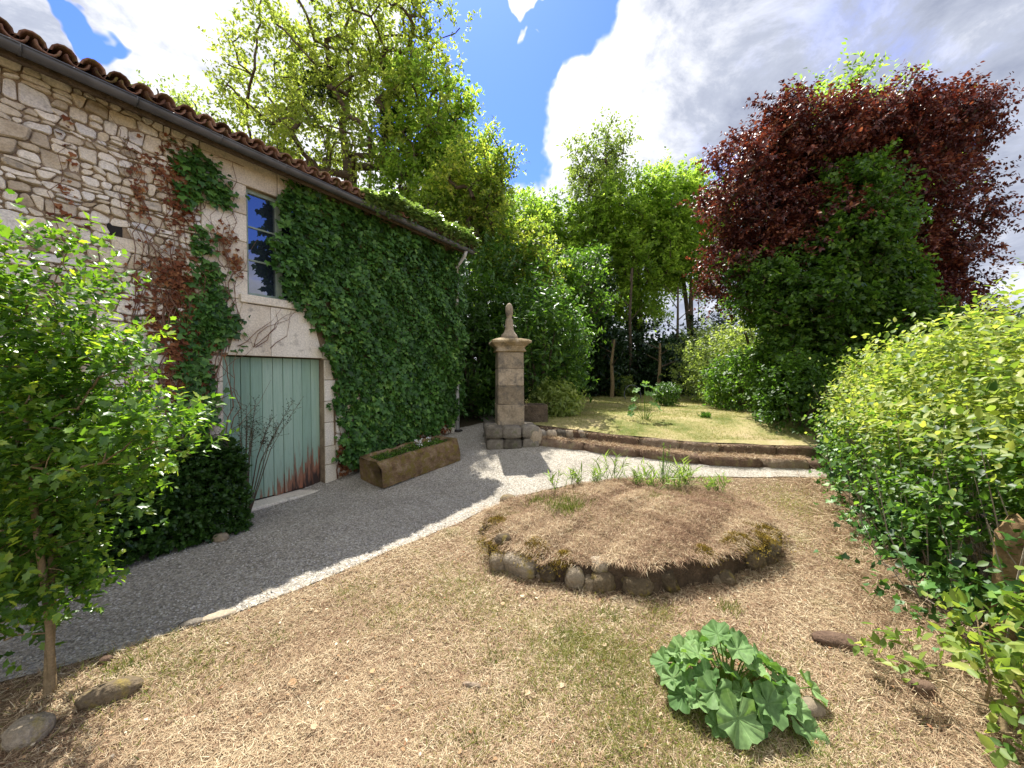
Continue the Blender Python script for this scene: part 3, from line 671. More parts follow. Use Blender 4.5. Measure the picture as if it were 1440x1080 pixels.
# roof: deck, canal tiles
SL = math.atan2(1.0, 3.3); EY, EZ = -.30, 4.40
def roofp(x, s, h): return (x, EY + s * math.cos(SL) - h * math.sin(SL), EZ + s * math.sin(SL) + h * math.cos(SL))
rf = empty('roof', (0, 0, 0)); rf.parent = barn
V = [roofp(x_, s, h) for x_ in (-8.1, 3.12) for s in (0.02, 3.45) for h in (-.03, .0)]
link('roof_deck', mesh_py('roof_deck', V, [(0, 1, 3, 2), (4, 6, 7, 5), (0, 4, 5, 1), (2, 3, 7, 6), (0, 2, 6, 4), (1, 5, 7, 3)], M['bark'], .5), rf)
V = [(x_, 2 * 3.0 - (EY + s * math.cos(SL)) , EZ + s * math.sin(SL) + h) for x_ in (-8.1, 3.12) for s in (0.02, 3.44) for h in (-.03, .0)]
link('roof_deck', mesh_py('roof_deck', V, [(0, 2, 3, 1), (4, 5, 7, 6), (0, 1, 5, 4), (2, 6, 7, 3), (0, 4, 6, 2), (1, 3, 7, 5)], M['tile'], .5), rf)
def tile_vf(x, s0, length=.42, r0=.082, r1=.066, h0=.05, up=True, jit=0):
    V = []; F = []; n = 7
    for s, r, hh in ((s0, r0, h0 + .018), (s0 + length, r1, h0)):
        for rad in (r, r - .014):
            for k in range(n):
                a = math.pi * k / (n - 1)
                V.append(roofp(x + jit * (s - s0) + rad * math.cos(a), s, hh + (rad * math.sin(a) if up else -rad * math.sin(a) + .03)))
    o = lambda e_, i_, k: e_ * 2 * n + i_ * n + k
    for k in range(n - 1):
        F.append((o(0, 0, k), o(1, 0, k), o(1, 0, k + 1), o(0, 0, k + 1))); F.append((o(0, 1, k + 1), o(1, 1, k + 1), o(1, 1, k), o(0, 1, k)))
        F.append((o(0, 0, k + 1), o(0, 1, k + 1), o(0, 1, k), o(0, 0, k)))
    return V, F
xs = np.arange(-8.0, 3.1, .172); mb = MB(); tl = []
for i, x_ in enumerate(xs):
    for r_ in range(9):
        j = random.gauss(0, .03); s0 = -.06 + r_ * .36 + random.gauss(0, .012)
        V, F = tile_vf(x_ + random.gauss(0, .004), s0, jit=j, h0=.035 + random.gauss(0, .005))
        if r_ < 2 and x_ > -3.7:
            link('canal_tile', mesh_py('canal_tile', V, F, M['tile'], random.random(), True), rf)
        else:
            k0 = len(mb.V); mb.add(V, F); tl += [random.random()] * (len(mb.V) - k0)
        V, F = tile_vf(x_ + .086, s0 - .02, r0=.075, r1=.08, h0=.03, up=False)
        k0 = len(mb.V); mb.add(V, F); tl += [random.random()] * (len(mb.V) - k0)
tag(mb.build('roof_tiles', M['tile'], rf, tl, True), kind='stuff')
mb = MB(); mb.box(-8.1, 3.1, EY + .045, EY + .08, EZ - .12, EZ - .012); mb.build('fascia', M['bark'], barn)
# gutter
def gutter(x0, x1, dz0, dz1):
    V = []; n = 9
    for x_, dz in ((x0, dz0), (x1, dz1)):
        for rad in (.062, .056):
            for k in range(n):
                a = math.pi + math.pi * k / (n - 1); V.append((x_, EY - .035 + rad * math.cos(a), EZ - .03 + dz + rad * math.sin(a)))
    o = lambda e_, i_, k: e_ * 2 * n + i_ * n + k; F = []
    for k in range(n - 1):
        F += [(o(0, 0, k), o(0, 0, k + 1), o(1, 0, k + 1), o(1, 0, k)), (o(0, 1, k + 1), o(0, 1, k), o(1, 1, k), o(1, 1, k + 1))]
    for e_ in (0, 1):
        for k in range(n - 1): F.append((o(e_, 0, k), o(e_, 1, k), o(e_, 1, k + 1), o(e_, 0, k + 1)))
    for k in (0, n - 1): F.append((o(0, 0, k), o(1, 0, k), o(1, 1, k), o(0, 1, k)))
    mb = MB(); mb.add(V, F)
    mb.tube([(x0, EY - .035 - .06, EZ - .03 + dz0), (x1, EY - .035 - .06, EZ - .03 + dz1)], .008, 6)
    return mb
gx_ = [(-8.1, -4.0, 0, -.005), (-4.0, -1.6, -.005, -.01), (-1.61, .9, -.015, -.02), (.9, 3.16, -.022, -.03)]
for g_ in gx_: gutter(*g_).build('gutter', M['zinc'], barn, .5, True)
for x_ in np.arange(-3.6, 3.1, .7):
    mb = MB(); pts = [(x_, EY - .035 + .067 * math.cos(a), EZ - .035 + .067 * math.sin(a)) for a in np.linspace(math.pi, 2 * math.pi, 8)]
    mb.tube(pts, .006, 4); mb.build('gutter_bracket', M['zinc'], barn)
mb = MB(); mb.tube([(2.94, EY - .03, EZ - .09), (2.94, EY + .02, EZ - .2), (2.94, -.07, EZ - .42), (2.94, -.07, 2.2), (2.95, -.07, .52)], .04, 10)
mb.build('downpipe', M['pipe'], barn, .5, True)
mb = MB(); mb.box(2.86, 3.03, -.16, -.0, .40, .52, .02); mb.build('downpipe_shoe', M['iron'], barn)

# ------------------------------------------------------------------ ivy
def ivy_scatter(name, label, cat, x, z, mat, smin, smax, tpl=T_ivy, thick=.12, parent_stems=None, tintm=.45):
    n = len(x); root = empty(name, (W0[0], W0[1], 0), R(58.5), label, cat)
    lump = .55 + .45 * sn(x, z, 1.4) + .4 * sn(x, z, 4.0, 4)
    y = -.02 - rng.random(n) ** .6 * thick * np.clip(lump, .12, 1.6)
    pos = np.stack([x, y, z], -1)
    ax = np.stack([rng.normal(0, .7, n), -.45 + rng.normal(0, .3, n), -.9 + rng.normal(0, .5, n)], -1)
    nm = np.stack([rng.normal(0, .45, n), -1 + 0 * x, .55 + rng.normal(0, .45, n)], -1)
    me = scatter(tpl, pos, ax, nm, rng.uniform(smin, smax, n), tintm + .16 * sn(x, z, 1.3, 7) + .1 * sn(x, z, 4.5, 2) + rng.normal(0, .25, n), 'leaves', mat)
    o = link('leaves', me, root); o['kind'] = 'stuff'
    return root
n = 31000; x = rng.uniform(-.95, 3.12, n); z = rng.uniform(.25, 4.42, n)
le = np.interp(z, [0.2, 1.2, 1.9, 2.3, 2.6, 2.75, 3.3, 3.95, 4.2, 4.45], [.18, .10, .02, -.22, -.38, -.72, -.80, -.72, -.62, -.78]) + .07 * np.sin(z * 9) + .04 * np.sin(z * 23 + 1)
lo_ = np.interp(x, [0, .6, 1.2, 2.0, 2.6, 3.1], [.35, .30, .45, .62, .75, .95]) + .08 * np.sin(x * 11)
k = (x > le + .06 * sn(x * 0, z, 6) - .05 + rng.exponential(.05, n)) & (z > lo_ - rng.exponential(.06, n) * (x > .1)) & ~((x < -.2) & (z < 2.62) & (z > 1.9) & (x < -.4)) & ((z < EZ - .13) | (rng.random(n) < .4))
ivy = ivy_scatter('ivy', 'dense dark green ivy covering the right half of the barn wall', 'ivy', x[k], z[k], M['l_ivy'], .035, .10, thick=.25)
mb = MB()
for i in range(16):                    # bare stems at the foot of the ivy
    x0 = .15 + i * .17 + random.uniform(-.05, .05); pts = [(x0, -.03, .1 + .12 * max(0, x0 - .6))]
    for j in range(7): pts.append((pts[-1][0] + random.gauss(0, .05), -.03 - random.random() * .02, pts[-1][2] + .14))
    mb.tube(pts, [.012 - .001 * q for q in range(8)], 5)
mb.build('stems', M['vine'], ivy)
n = 1500; x = rng.uniform(.1, 2.7, n); z = .15 + .16 * np.clip(x - .3, 0, 3) + rng.random(n) * .5
r_ = ivy_scatter('withered_ivy', 'brown withered ivy foot hanging behind the stone trough', 'ivy', x, z, M['l_redivy'], .03, .06, thick=.09)
# thin creeper between the rubble and the dressed stone
gx0 = [(-1.62, 4.05, .20, .20, 260), (-1.42, 3.85, .13, .13, 200), (-1.68, 3.72, .12, .16, 90), (-1.60, 3.20, .10, .18, 110), (-1.55, 2.85, .13, .16, 160), (-1.50, 2.50, .18, .25, 420), (-1.62, 2.2, .22, .2, 330), (-1.36, 2.28, .15, .12, 130), (-1.68, 1.75, .15, .3, 260), (-1.55, 1.35, .10, .25, 110), (-1.75, 1.1, .12, .3, 150)]
xx = []; zz_ = []
for cx, cz, rx, rz, m_ in gx0: m_ = int(m_ * .7); xx.append(rng.normal(cx, rx * .62, m_)); zz_.append(rng.normal(cz, rz * .62, m_))
x = np.concatenate(xx); z = np.concatenate(zz_); k = (z < 4.3) & ~((x > DX0) & (z < DZ))
cr = ivy_scatter('creeper', 'thin green creeper climbing between rubble and window edge', 'creeper', x[k], z[k], M['l_ivy'], .05, .09, thick=.10)
mb = MB()
def vine(x0, z0, n, up=1, sp=.15, r=.008, drift=0):
    pts = [(x0, -.045, z0)]
    for i in range(n):
        p = pts[-1]; pts.append((p[0] + random.gauss(drift, .045), -.04 - random.random() * .02, min(4.28, p[2] + up * sp * random.uniform(.6, 1.2))))
    mb.tube(pts, [r * (1 - .7 * i / n) for i in range(n + 1)], 4); return pts
for i in range(20):
    pts = vine(random.uniform(-2.0, -1.5), random.uniform(.1, 1.8), random.randint(12, 26), r=random.uniform(.005, .011), drift=random.choice((-.01, 0, .008)))
    for p in random.sample(pts, 4): vine(p[0], p[2], 7, random.choice((1, 1, -.5)), .1, .004, random.choice((-.04, .04)))
for i in range(7): vine(random.uniform(-1.5, -1.2), random.uniform(2.0, 3.0), 9, 1, .12, .005, random.choice((-.02, .03)))
for i in range(5): vine(-1.25 + random.random() * .4, 2.05, 7, 1, .09, .005, .06)
for (xa, n_) in ((-2.15, 16), (-2.6, 14), (-1.9, 18)): vine(xa, 2.0, n_, 1, .16, .006, .004)
mb.build('stems', M['vine'], cr)
xx = []; zz_ = []
for cx, cz, rx, rz, m_ in ((-1.85, 3.95, .14, .28, 150), (-1.78, 3.5, .12, .3, 130), (-1.78, 2.75, .18, .25, 330), (-1.80, 2.35, .22, .2, 300), (-1.72, 2.1, .2, .2, 220), (-2.12, 3.6, .06, .4, 60), (-1.35, 3.3, .1, .2, 60), (-1.22, 3.05, .06, .1, 30), (-2.0, 2.5, .2, .35, 170), (-1.8, 1.7, .2, .3, 170), (-2.6, 3.4, .06, .5, 40)):
    xx.append(rng.normal(cx, rx * .6, m_)); zz_.append(rng.normal(cz, rz * .6, m_))
x = np.concatenate(xx); z = np.concatenate(zz_); k = (z < 4.28) & ~((x > DX0) & (z < DZ)) & (x < -1.12)
ivy_scatter('dead_creeper', 'rust red dead creeper leaves clinging to the rubble beside green creeper', 'creeper', x[k], z[k], M['l_redivy'], .03, .06, thick=.07)
# ivy on the roof edge
n = 13000; x = rng.uniform(.35, 3.25, n); s = rng.random(n) * np.interp(x, [.35, 1.2, 3.2], [.35, .8, 1.3]) - .13
k = rng.random(n) < np.interp(x, [.35, 1.0, 3.2], [.25, 1, 1]); x, s = x[k], s[k]; n = len(x)
h = .07 + rng.random(n) * np.interp(x, [.3, 1.0, 3.2], [.08, .22, .26]) * (1 + .5 * sn(x, s, 4)) - np.clip(-.03 - s, 0, 1) * rng.random(n) * 2.2 * (sn(x, x, 2.5) > -.3)
pos = np.array([roofp(a, b_, c) for a, b_, c in zip(x, s, h)])
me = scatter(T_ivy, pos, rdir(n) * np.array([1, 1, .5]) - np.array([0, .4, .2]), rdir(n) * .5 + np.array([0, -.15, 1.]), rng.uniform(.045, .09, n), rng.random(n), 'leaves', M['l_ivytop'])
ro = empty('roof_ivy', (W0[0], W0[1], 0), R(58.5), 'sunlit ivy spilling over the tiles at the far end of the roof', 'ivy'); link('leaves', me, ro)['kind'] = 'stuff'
mb = MB()
for i in range(12):
    x0 = random.uniform(.8, 3.0); pts = [roofp(x0 + .05 * j + random.gauss(0, .03), -.05 + .12 * j, .11) for j in range(7)]; mb.tube(pts, .007, 4)
mb.build('stems', M['vine'], ro)

# ------------------------------------------------------------------ weathered blocks (general)
def rock(name, sx, sy, sz, seed, mat, parent=None, loc=(0, 0, 0), rz=0, n=10, rough=.12, sq=4.0, tint=None, tilt=0):
    """a superellipsoid boulder or worn block, base at z=0"""
    V = []; F = []; m_ = max(5, n // 2 + 1)
    rr_ = np.random.default_rng(seed)
    k1 = rr_.random() * 9
    for i in range(m_ + 1):
        ph = -math.pi / 2 + math.pi * i / m_
        for j in range(n):
            th_ = 2 * math.pi * j / n
            c = np.array([math.cos(ph) * math.cos(th_), math.cos(ph) * math.sin(th_), math.sin(ph)])
            q = (np.sum(np.abs(c) ** sq)) ** (-1 / sq); p = c * q
            d = 1 + rough * float(sn3(p * 1.0, 1.3, k1)) + rough * .5 * float(sn3(p, 3.1, k1 + 2))
            p = p * d
            V.append((p[0] * sx / 2, p[1] * sy / 2, p[2] * sz / 2 + sz / 2))
    for i in range(m_):
        for j in range(n): F.append((i * n + j, i * n + (j + 1) % n, (i + 1) * n + (j + 1) % n, (i + 1) * n + j))
    me = mesh_py(name, V, F, mat, rr_.random() if tint is None else tint, True)
    o = link(name, me, parent); o.location = loc; o.rotation_euler = (tilt, tilt * .5, rz)
    return o

# ------------------------------------------------------------------ gate pillar
PX, PY = -.055, 7.78; PZ = float(H(PX, PY - .4)) - .03
pil = empty('gate_pillar', (PX, PY, PZ), R(8), 'tall square limestone gate pillar with carved finial on a dark plinth', 'gate pillar')
def ppart(name, prof, mat, square=True, jag=.0, n=16):
    mb = MB()
    if square:
        V = []; F = []
        for hw, z_ in prof:
            b_ = .02
            V += [(-hw + b_, -hw, z_), (hw - b_, -hw, z_), (hw, -hw + b_, z_), (hw, hw - b_, z_), (hw - b_, hw, z_), (-hw + b_, hw, z_), (-hw, hw - b_, z_), (-hw, -hw + b_, z_)]
        V = [(v[0] + random.gauss(0, jag), v[1] + random.gauss(0, jag), v[2] + random.gauss(0, jag)) for v in V]
        for i in range(len(prof) - 1):
            for k in range(8): F.append((i * 8 + k, i * 8 + (k + 1) % 8, i * 8 + 8 + (k + 1) % 8, i * 8 + 8 + k))
        F += [tuple(range(7, -1, -1)), tuple(range((len(prof) - 1) * 8, len(prof) * 8))]; mb.add(V, F)
    else: mb.lathe(prof, n)
    return mb.build(name, mat, pil, random.random(), not square)
for zz0, zz1, hw in ((.40, .82, .265), (.82, 1.18, .26), (1.18, 1.52, .255), (1.52, 1.84, .255)):
    ppart('shaft_stone', [(hw - .006, zz0 + .003), (hw, zz0 + .012), (hw, zz1 - .012), (hw - .006, zz1 - .003)], M['pillar'], jag=.002)
ppart('cornice', [(.262, 1.843), (.30, 1.86), (.285, 1.89), (.275, 1.92), (.29, 1.95), (.34, 1.985), (.385, 2.02), (.385, 2.055), (.34, 2.085), (.22, 2.11)], M['pillar_cap'], jag=.004)
ppart('finial', [(.17, 2.11), (.18, 2.14), (.15, 2.20), (.105, 2.25), (.085, 2.31), (.082, 2.42), (.07, 2.50), (.048, 2.53), (.06, 2.56), (.074, 2.62), (.078, 2.70), (.068, 2.76), (.04, 2.81), (.010, 2.83)], M['pillar'], False)
k = 0
for lay, zz0 in ((0, -.05), (1, .19)):
    for bx, by, w_ in ((-.34, -.36, .34), (0.0, -.38, .36), (.34, -.35, .32), (-.34, 0, .34), (.34, 0, .34), (-.3, .34, .4), (.2, .34, .5), (0, 0, .4)):
        rock('plinth_stone', w_, .34, .24, 30 + k, M['dark_stone'], pil, (bx + random.uniform(-.02, .02), by, zz0), random.uniform(-.06, .06), 16, .045, 12); k += 1
# low ruined wall to the right of the pillar
rw = empty('ruined_wall', (.75, 7.7, float(H(.75, 7.7))), 0, 'low crumbling stone wall running from the pillar to the steps', 'wall')
for i in range(16):
    u = i % 8; lay = i // 8
    x_ = -.55 + u * .19 + random.uniform(-.03, .03)
    rock('wall_stone', random.uniform(.17, .26), random.uniform(.2, .3), .17, 80 + i, M['dark_stone'] if random.random() < .7 else M['pillar'], rw, (x_, -.02 + .02 * u + random.uniform(-.04, .04) - .35 * (x_ + .55) * .4, -.04 + lay * .13 - (0.03 if lay else 0)), random.random(), 9, .12, 4)
wb = rock('boulder', .27, .26, .38, 7, M['pillar'], None, (.44, 7.45, float(H(.44, 7.45)) - .02), .3, 12, .10, 3.2, .9)
tag(wb, 'pale round topped stone leaning against the right side of the pillar plinth', 'boulder')
pl_ = empty('stone_planter', (.45, 8.35, float(HL(.45, 8.35))-.05), .1, 'old grey planter box beside the pillar below a leafy shrub', 'planter')
mb = MB(); mb.box(-.28, .28, -.25, -.19, -.1, .38, .01); mb.build('side', M['bark'], pl_)
mb = MB(); mb.box(-.28, .28, .19, .25, -.1, .38, .01); mb.build('side', M['bark'], pl_)
mb = MB(); mb.box(-.28, -.22, -.19, .19, -.1, .38, .01); mb.build('side', M['bark'], pl_)
mb = MB(); mb.box(.22, .28, -.19, .19, -.1, .38, .01); mb.build('side', M['bark'], pl_)
mb = MB(); mb.box(-.22, .22, -.19, .19, -.1, .30); mb.build('soil', M['soil'], pl_)

# ------------------------------------------------------------------ steps
def kerb(line, h, depth, zoff, label, seed):
    L_ = np.array(line); seg = np.linalg.norm(np.diff(L_, axis=0), axis=1); tot = seg.sum()
    root = empty('stone_step', (L_[0][0], L_[0][1], 0), 0, label, 'step', 'stone steps up to the lawn')
    d = 0; k = 0
    cs = np.r_[0, np.cumsum(seg)]
    while d < tot - .1:
        ln = min(random.uniform(.55, 1.05), tot - d); a = [np.interp(d, cs, L_[:, q]) for q in (0, 1)]; b_ = [np.interp(d + ln, cs, L_[:, q]) for q in (0, 1)]
        dx, dy = b_[0] - a[0], b_[1] - a[1]; an = math.atan2(dy, dx); L2 = math.hypot(dx, dy)
        cx, cy = (a[0] + b_[0]) / 2 - math.sin(an) * depth / 2, (a[1] + b_[1]) / 2 + math.cos(an) * depth / 2
        zb = float(H((a[0] + b_[0]) / 2, (a[1] + b_[1]) / 2)) + zoff
        sl = math.atan2(float(H(*b_)) - float(H(*a)), L2)
        o = rock('step_stone', L2 + .01, depth + .04, h + .12, seed + k, M['step_stone'], root, (cx - L_[0][0], cy - L_[0][1], zb - .12), an, 14, .05, 9)
        o.rotation_euler = (0, -sl, an)
        d += ln; k += 1
kerb(step_l[1:-1] + [(5.3, 6.28)], .135, .42, 0, 'lower stone step of brown worn blocks beside the gravel', 200)
kerb([(.45, 7.9)] + off_line(step_l[1:-1] + [(5.3, 6.28)], .36)[1:], .13, .28, .12, 'upper stone step edging the lawn terrace', 240)
n = 34000                              # dead grass hanging on the steps
L1 = resample(step_l[1:-1], 400); i_ = rng.integers(0, 400, n); row = rng.random(n) < .5
o_ = np.where(row, rng.uniform(.0, .36, n), rng.uniform(.36, .75, n))
tdir = np.gradient(L1, axis=0)[i_]; tdir = tdir / np.linalg.norm(tdir, axis=1, keepdims=True)
x = L1[i_, 0] - tdir[:, 1] * o_; y = L1[i_, 1] + tdir[:, 0] * o_
z = H(L1[i_, 0], L1[i_, 1]) + np.where(row, .152, .275) + rng.random(n) * .02
k = rng.random(n) < .5 + .5 * sn(x, y, 3.0); x, y, z = x[k], y[k], z[k]; n = len(x)
ax = rdir(n) * np.array([1, 1, .4]) + np.array([0, -.5, 0])
me = scatter(T_st, np.stack([x, y, z], -1), ax, rdir(n) + np.array([0, 0, 1.]), rng.uniform(.04, .10, n), .45 + rng.normal(0, .2, n), 'step_thatch', M['straw'], 2.2)
tag(link('step_thatch', me), 'dead grass matted on the treads of the stone steps', 'dry grass', kind='stuff')

# ------------------------------------------------------------------ trough
tx_, ty_ = -1.62, 6.32; tz_ = float(H(tx_, ty_)) - .03
tr = empty('stone_trough', (tx_, ty_, tz_), R(50), 'rough brown mossy stone trough planted with small flowers by the ivy', 'trough')
tr.rotation_euler = (0, -R(5.5), R(50))
def trough_mesh():
    L, W, Hh, wt = 1.50, .60, .40, .075
    prof = []
    nx, nz = 26, 7
    rows = []
    path = [(-W / 2, 0), (-W / 2 - .01, Hh * .35), (-W / 2 - .005, Hh * .7), (-W / 2 + .01, Hh * .93), (-W / 2 + .03, Hh), (-W / 2 + wt, Hh), (-W / 2 + wt + .01, Hh - .10), (0, Hh - .11), (W / 2 - wt - .01, Hh - .10), (W / 2 - wt, Hh), (W / 2 - .03, Hh), (W / 2 - .01, Hh * .93), (W / 2 + .005, Hh * .7), (W / 2 + .01, Hh * .35), (W / 2, 0)]
    V = []; F = []; m_ = len(path)
    xs_ = [-L / 2, -L / 2 + .015, -L / 2 + .05, -L / 2 + wt] + list(np.linspace(-L / 2 + wt + .02, L / 2 - wt - .02, nx)) + [L / 2 - wt, L / 2 - .05, L / 2 - .015, L / 2]
    for x_ in xs_:
        endw = x_ < -L / 2 + wt + .01 or x_ > L / 2 - wt - .01
        for (y_, z_) in path:
            if endw and abs(y_) < W / 2 - wt + .005: z_ = Hh
            p = np.array([x_, y_, z_]); d = .026 * float(sn3(p, 4.0, 1)) + .018 * float(sn3(p, 11.0, 3)) + random.gauss(0, .004)
            e_ = .02 if abs(x_) >= L / 2 - .001 else 0
            V.append((x_ + d, y_ * (1 - e_) + d * (1 if y_ > 0 else -1), max(z_ * (1 - e_) + d * .8, 0)))
    for i in range(len(xs_) - 1):
        for j in range(m_ - 1): F.append((i * m_ + j, (i + 1) * m_ + j, (i + 1) * m_ + j + 1, i * m_ + j + 1))
    F.append(tuple(range(m_ - 1, -1, -1))); F.append(tuple((len(xs_) - 1) * m_ + j for j in range(m_)))
    return [(v[0], v[1], v[2]) for v in V], [f[::-1] for f in F]
V, F = trough_mesh(); link('basin', mesh_py('basin', V, F, M['trough'], .5, True), tr)
mb = MB(); mb.box(-.64, .64, -.20, .20, .2, .335); mb.build('soil', M['soil'], tr)
n = 1500; x = rng.uniform(-.66, .66, n); y = rng.uniform(-.21, .21, n)
me = scatter(T_ov, np.stack([x, y, .34 + rng.random(n) * .05 * (1 + sn(x * 4, y * 4))], -1), rdir(n, .4), rdir(n, 1), rng.uniform(.02, .045, n), rng.random(n), 'trough_plants', M['l_mid'])
o = link('trough_plants', me); o.location = (tx_, ty_, tz_); o.rotation_euler = tr.rotation_euler
tag(o, 'low green plants filling the stone trough', 'plant', kind='stuff')
def flower(x_, y_, z_, label, n=26, r=.055):
    root = empty('white_flower', (x_, y_, z_), 0, label, 'flower')
    P_ = rng.normal(0, r * .5, (n, 3)) + np.array([0, 0, .08])
    link('petals', scatter(T_ov, P_, rdir(n, .3), rdir(n, 1), rng.uniform(.03, .05, n), rng.random(n), 'petals', M['petal']), root)
    mb = MB(); mb.tube([(0, 0, -.03), (0.003, 0, .07)], .004, 5); mb.build('stem', M['l_mid'], root)
a50 = R(50)
def tloc(u, v): return (tx_ + u * math.cos(a50) - v * math.sin(a50), ty_ + u * math.sin(a50) + v * math.cos(a50), tz_ + .36 + u * math.tan(R(5.5)))
flower(*tloc(.12, .02), 'larger white flower head in the middle of the stone trough')
flower(*tloc(.38, .06), 'smaller whitish flower nearer the right end of the trough', 14, .04)

# ------------------------------------------------------------------ round bed
bed = empty('raised_bed', (BC[0], BC[1], 0), 0, 'raised round bed edged with mossy stones and covered in dead grass', 'flower bed')
def bed_top(x, y):                     # height of the heap
    d = np.hypot((x - BC[0]) / 1.6, (y - BC[1]) / 1.2)
    return .205 + .15 * np.clip(1 - d, 0, 1) + .04 * sn(x, y, 1.8) + .026 * sn(x, y, 4.5) + .012 * sn(x, y, 9, 3) + .05 * np.clip((y - 4.4), 0, 1)
ring = resample(BED + [BED[0]], 97)[:-1]
ring = BC + (ring - BC) * (1 + .035 * sn(ring[:, 0] * 2, ring[:, 1] * 2, 1.8) + .02 * sn(ring[:, 0], ring[:, 1], 7))[:, None]
V = []; F = []
nr = 16; N_ = len(ring)
for r_ in range(nr + 1):
    if r_ <= 3:                        # skirt
        s = 1.0 - .012 * r_; zf = r_ / 3.0
    else: s = .964 * (1 - (r_ - 3) / (nr - 3)) ; zf = 1
    for i in range(N_):
        x_ = BC[0] + (ring[i][0] - BC[0]) * (s - .02); y_ = BC[1] + (ring[i][1] - BC[1]) * (s - .02)
        z_ = -.02 + (float(bed_top(x_, y_)) + .02) * zf
        V.append((x_ - BC[0], y_ - BC[1], z_))
for r_ in range(nr):
    for i in range(N_): F.append((r_ * N_ + i, r_ * N_ + (i + 1) % N_, (r_ + 1) * N_ + (i + 1) % N_, (r_ + 1) * N_ + i))
link('soil', mesh_py('soil', V, F[N_ * 3:], M['ground'], .5, True), bed); link('bank', mesh_py('bank', V[:N_ * 4], F[:N_ * 3], M['soil'], .5, True), bed)
rim = resample(BED + [BED[0]], 35)[:-1]
for i, (x_, y_) in enumerate(rim):
    t_ = rim[(i + 1) % len(rim)] - rim[i - 1]; an = math.atan2(t_[1], t_[0])
    if y_ > 4.7: continue
    big = random.uniform(.7, 1.25); x_ = BC[0] + (x_ - BC[0]) * .965; y_ = BC[1] + (y_ - BC[1]) * .955
    if random.random() < .62: rock('rim_stone', .19 * big * random.uniform(.6, 1.55), .15, random.uniform(.09, .19), 300 + i, M['bed_stone'], bed, (x_ - BC[0], y_ - BC[1], -.03 + random.uniform(-.02, .03)), an + random.gauss(0, .25), 12, .26, 6, tilt=random.gauss(0, .22))
    if random.random() < .12: rock('rim_stone', .16 * big, .17, random.uniform(.10, .15), 350 + i, M['bed_stone'], bed, (x_ - BC[0] + t_[0] * .2, y_ - BC[1] + .04, .14 + random.uniform(-.02, .03)), an, 9, .16, 3.0)
for i, (sx0_, sy0_, w_, h_) in enumerate(((.50, 3.10, .15, .17), (.63, 3.05, .13, .12), (.72, 3.03, .20, .16), (.98, 2.98, .24, .15), (.30, 3.18, .14, .13), (-.12, 3.36, .16, .16), (2.52, 3.72, .18, .2), (2.3, 3.5, .15, .14), (1.75, 3.16, .14, .10), (.70, 3.09, .13, .10))):
    rock('rim_stone', w_, .15, h_, 500 + i, M['bed_stone'], bed, (sx0_ - BC[0], sy0_ - BC[1], .12 if i == 9 else -.02), random.gauss(0, .3), 14, .2, 3.4, tilt=random.gauss(0, .15))
n = 125000
a_ = rng.random(n) * 2 * np.pi; r_ = np.sqrt(rng.random(n)) * 1.02
fi = a_ / (2 * np.pi) * N_; idx = fi.astype(int) % N_; fr0 = (fi - fi.astype(int))[:, None]
rp = ring[idx] * (1 - fr0) + ring[(idx + 1) % N_] * fr0
r_ = r_ + .03 * sn(rp[:, 0] * 3, rp[:, 1] * 3, 3)
x = BC[0] + (rp[:, 0] - BC[0]) * r_; y = BC[1] + (rp[:, 1] - BC[1]) * r_
hm = .30 + .6 * sn(rp[:, 0] * 2.5, rp[:, 1] * 2.5, 2, 5) + .3 * sn(rp[:, 0], rp[:, 1], 9)
hang = (r_ > .93) & (rng.random(n) < np.clip(hm, .08, 1))
kill = (r_ > .985) & ~hang; r_ = np.where(kill, r_ * rng.random(n), r_); x = BC[0] + (rp[:, 0] - BC[0]) * r_; y = BC[1] + (rp[:, 1] - BC[1]) * r_
z = bed_top(x, y) + rng.random(n) * .035 * (1 + .8 * sn(x, y, 6, 2)) - .005
ax = rdir(n) * np.array([1, 1, .55]); outw = unit(np.stack([x - BC[0], y - BC[1], 0 * x], -1))
ax[hang] = ax[hang] * .5 + outw[hang] * .8 - np.array([0, 0, .9]) * (rng.random((hang.sum(), 1)) * (.2 + 1.1 * np.clip(hm[hang], 0, 1))[:, None])
tint = .40 + .22 * sn(x, y, 1.9, 2) + .12 * sn(x, y, 5, 3) + rng.normal(0, .22, n) - .18 * np.exp(-((x - 2.1) ** 2 + (y - 4.5) ** 2) / .3)
me = scatter(T_st, np.stack([x - BC[0], y - BC[1], z], -1), ax, rdir(n) * .6 + np.array([0, 0, 1.]), rng.uniform(.018, .062, n) * np.where(hang, 1.1, 1), tint, 'dead_grass', M['straw'], 1.6)
link('dead_grass', me, bed)['kind'] = 'stuff'
# moss cushions on the rim
n = 16000; P_ = []
for (mx_, my_, mr) in ((-.15, 3.85, .16), (.2, 3.3, .16), (2.3, 3.6, .2), (2.0, 3.4, .16), (-.12, 3.45, .13), (-.2, 3.6, .12), (2.25, 3.45, .13), (2.05, 3.38, .12), (2.4, 3.62, .12), (1.6, 3.2, .12), (.42, 3.16, .10), (.15, 3.32, .08), (1.9, 3.35, .1)):
    q = rng.normal(0, .5, (n // 13, 2)) * mr + np.array([mx_, my_])
    dd = np.hypot(q[:, 0] - mx_, q[:, 1] - my_) / mr
    P_.append(np.c_[q[:, 0] - BC[0], q[:, 1] - BC[1], bed_top(q[:, 0], q[:, 1]) + -.012 + .05 * np.clip(1 - dd, -3, 1) - .25 * np.clip(np.hypot((q[:, 0] - BC[0]) / 1.62, (q[:, 1] - BC[1]) / 1.22) - .93, 0, 1)])
P_ = np.concatenate(P_); n = len(P_)
link('moss', scatter(T_bl, P_, rdir(n, .8), rdir(n), rng.uniform(.012, .03, n), rng.random(n), 'moss', M['moss'], 2.5), bed)['kind'] = 'stuff'
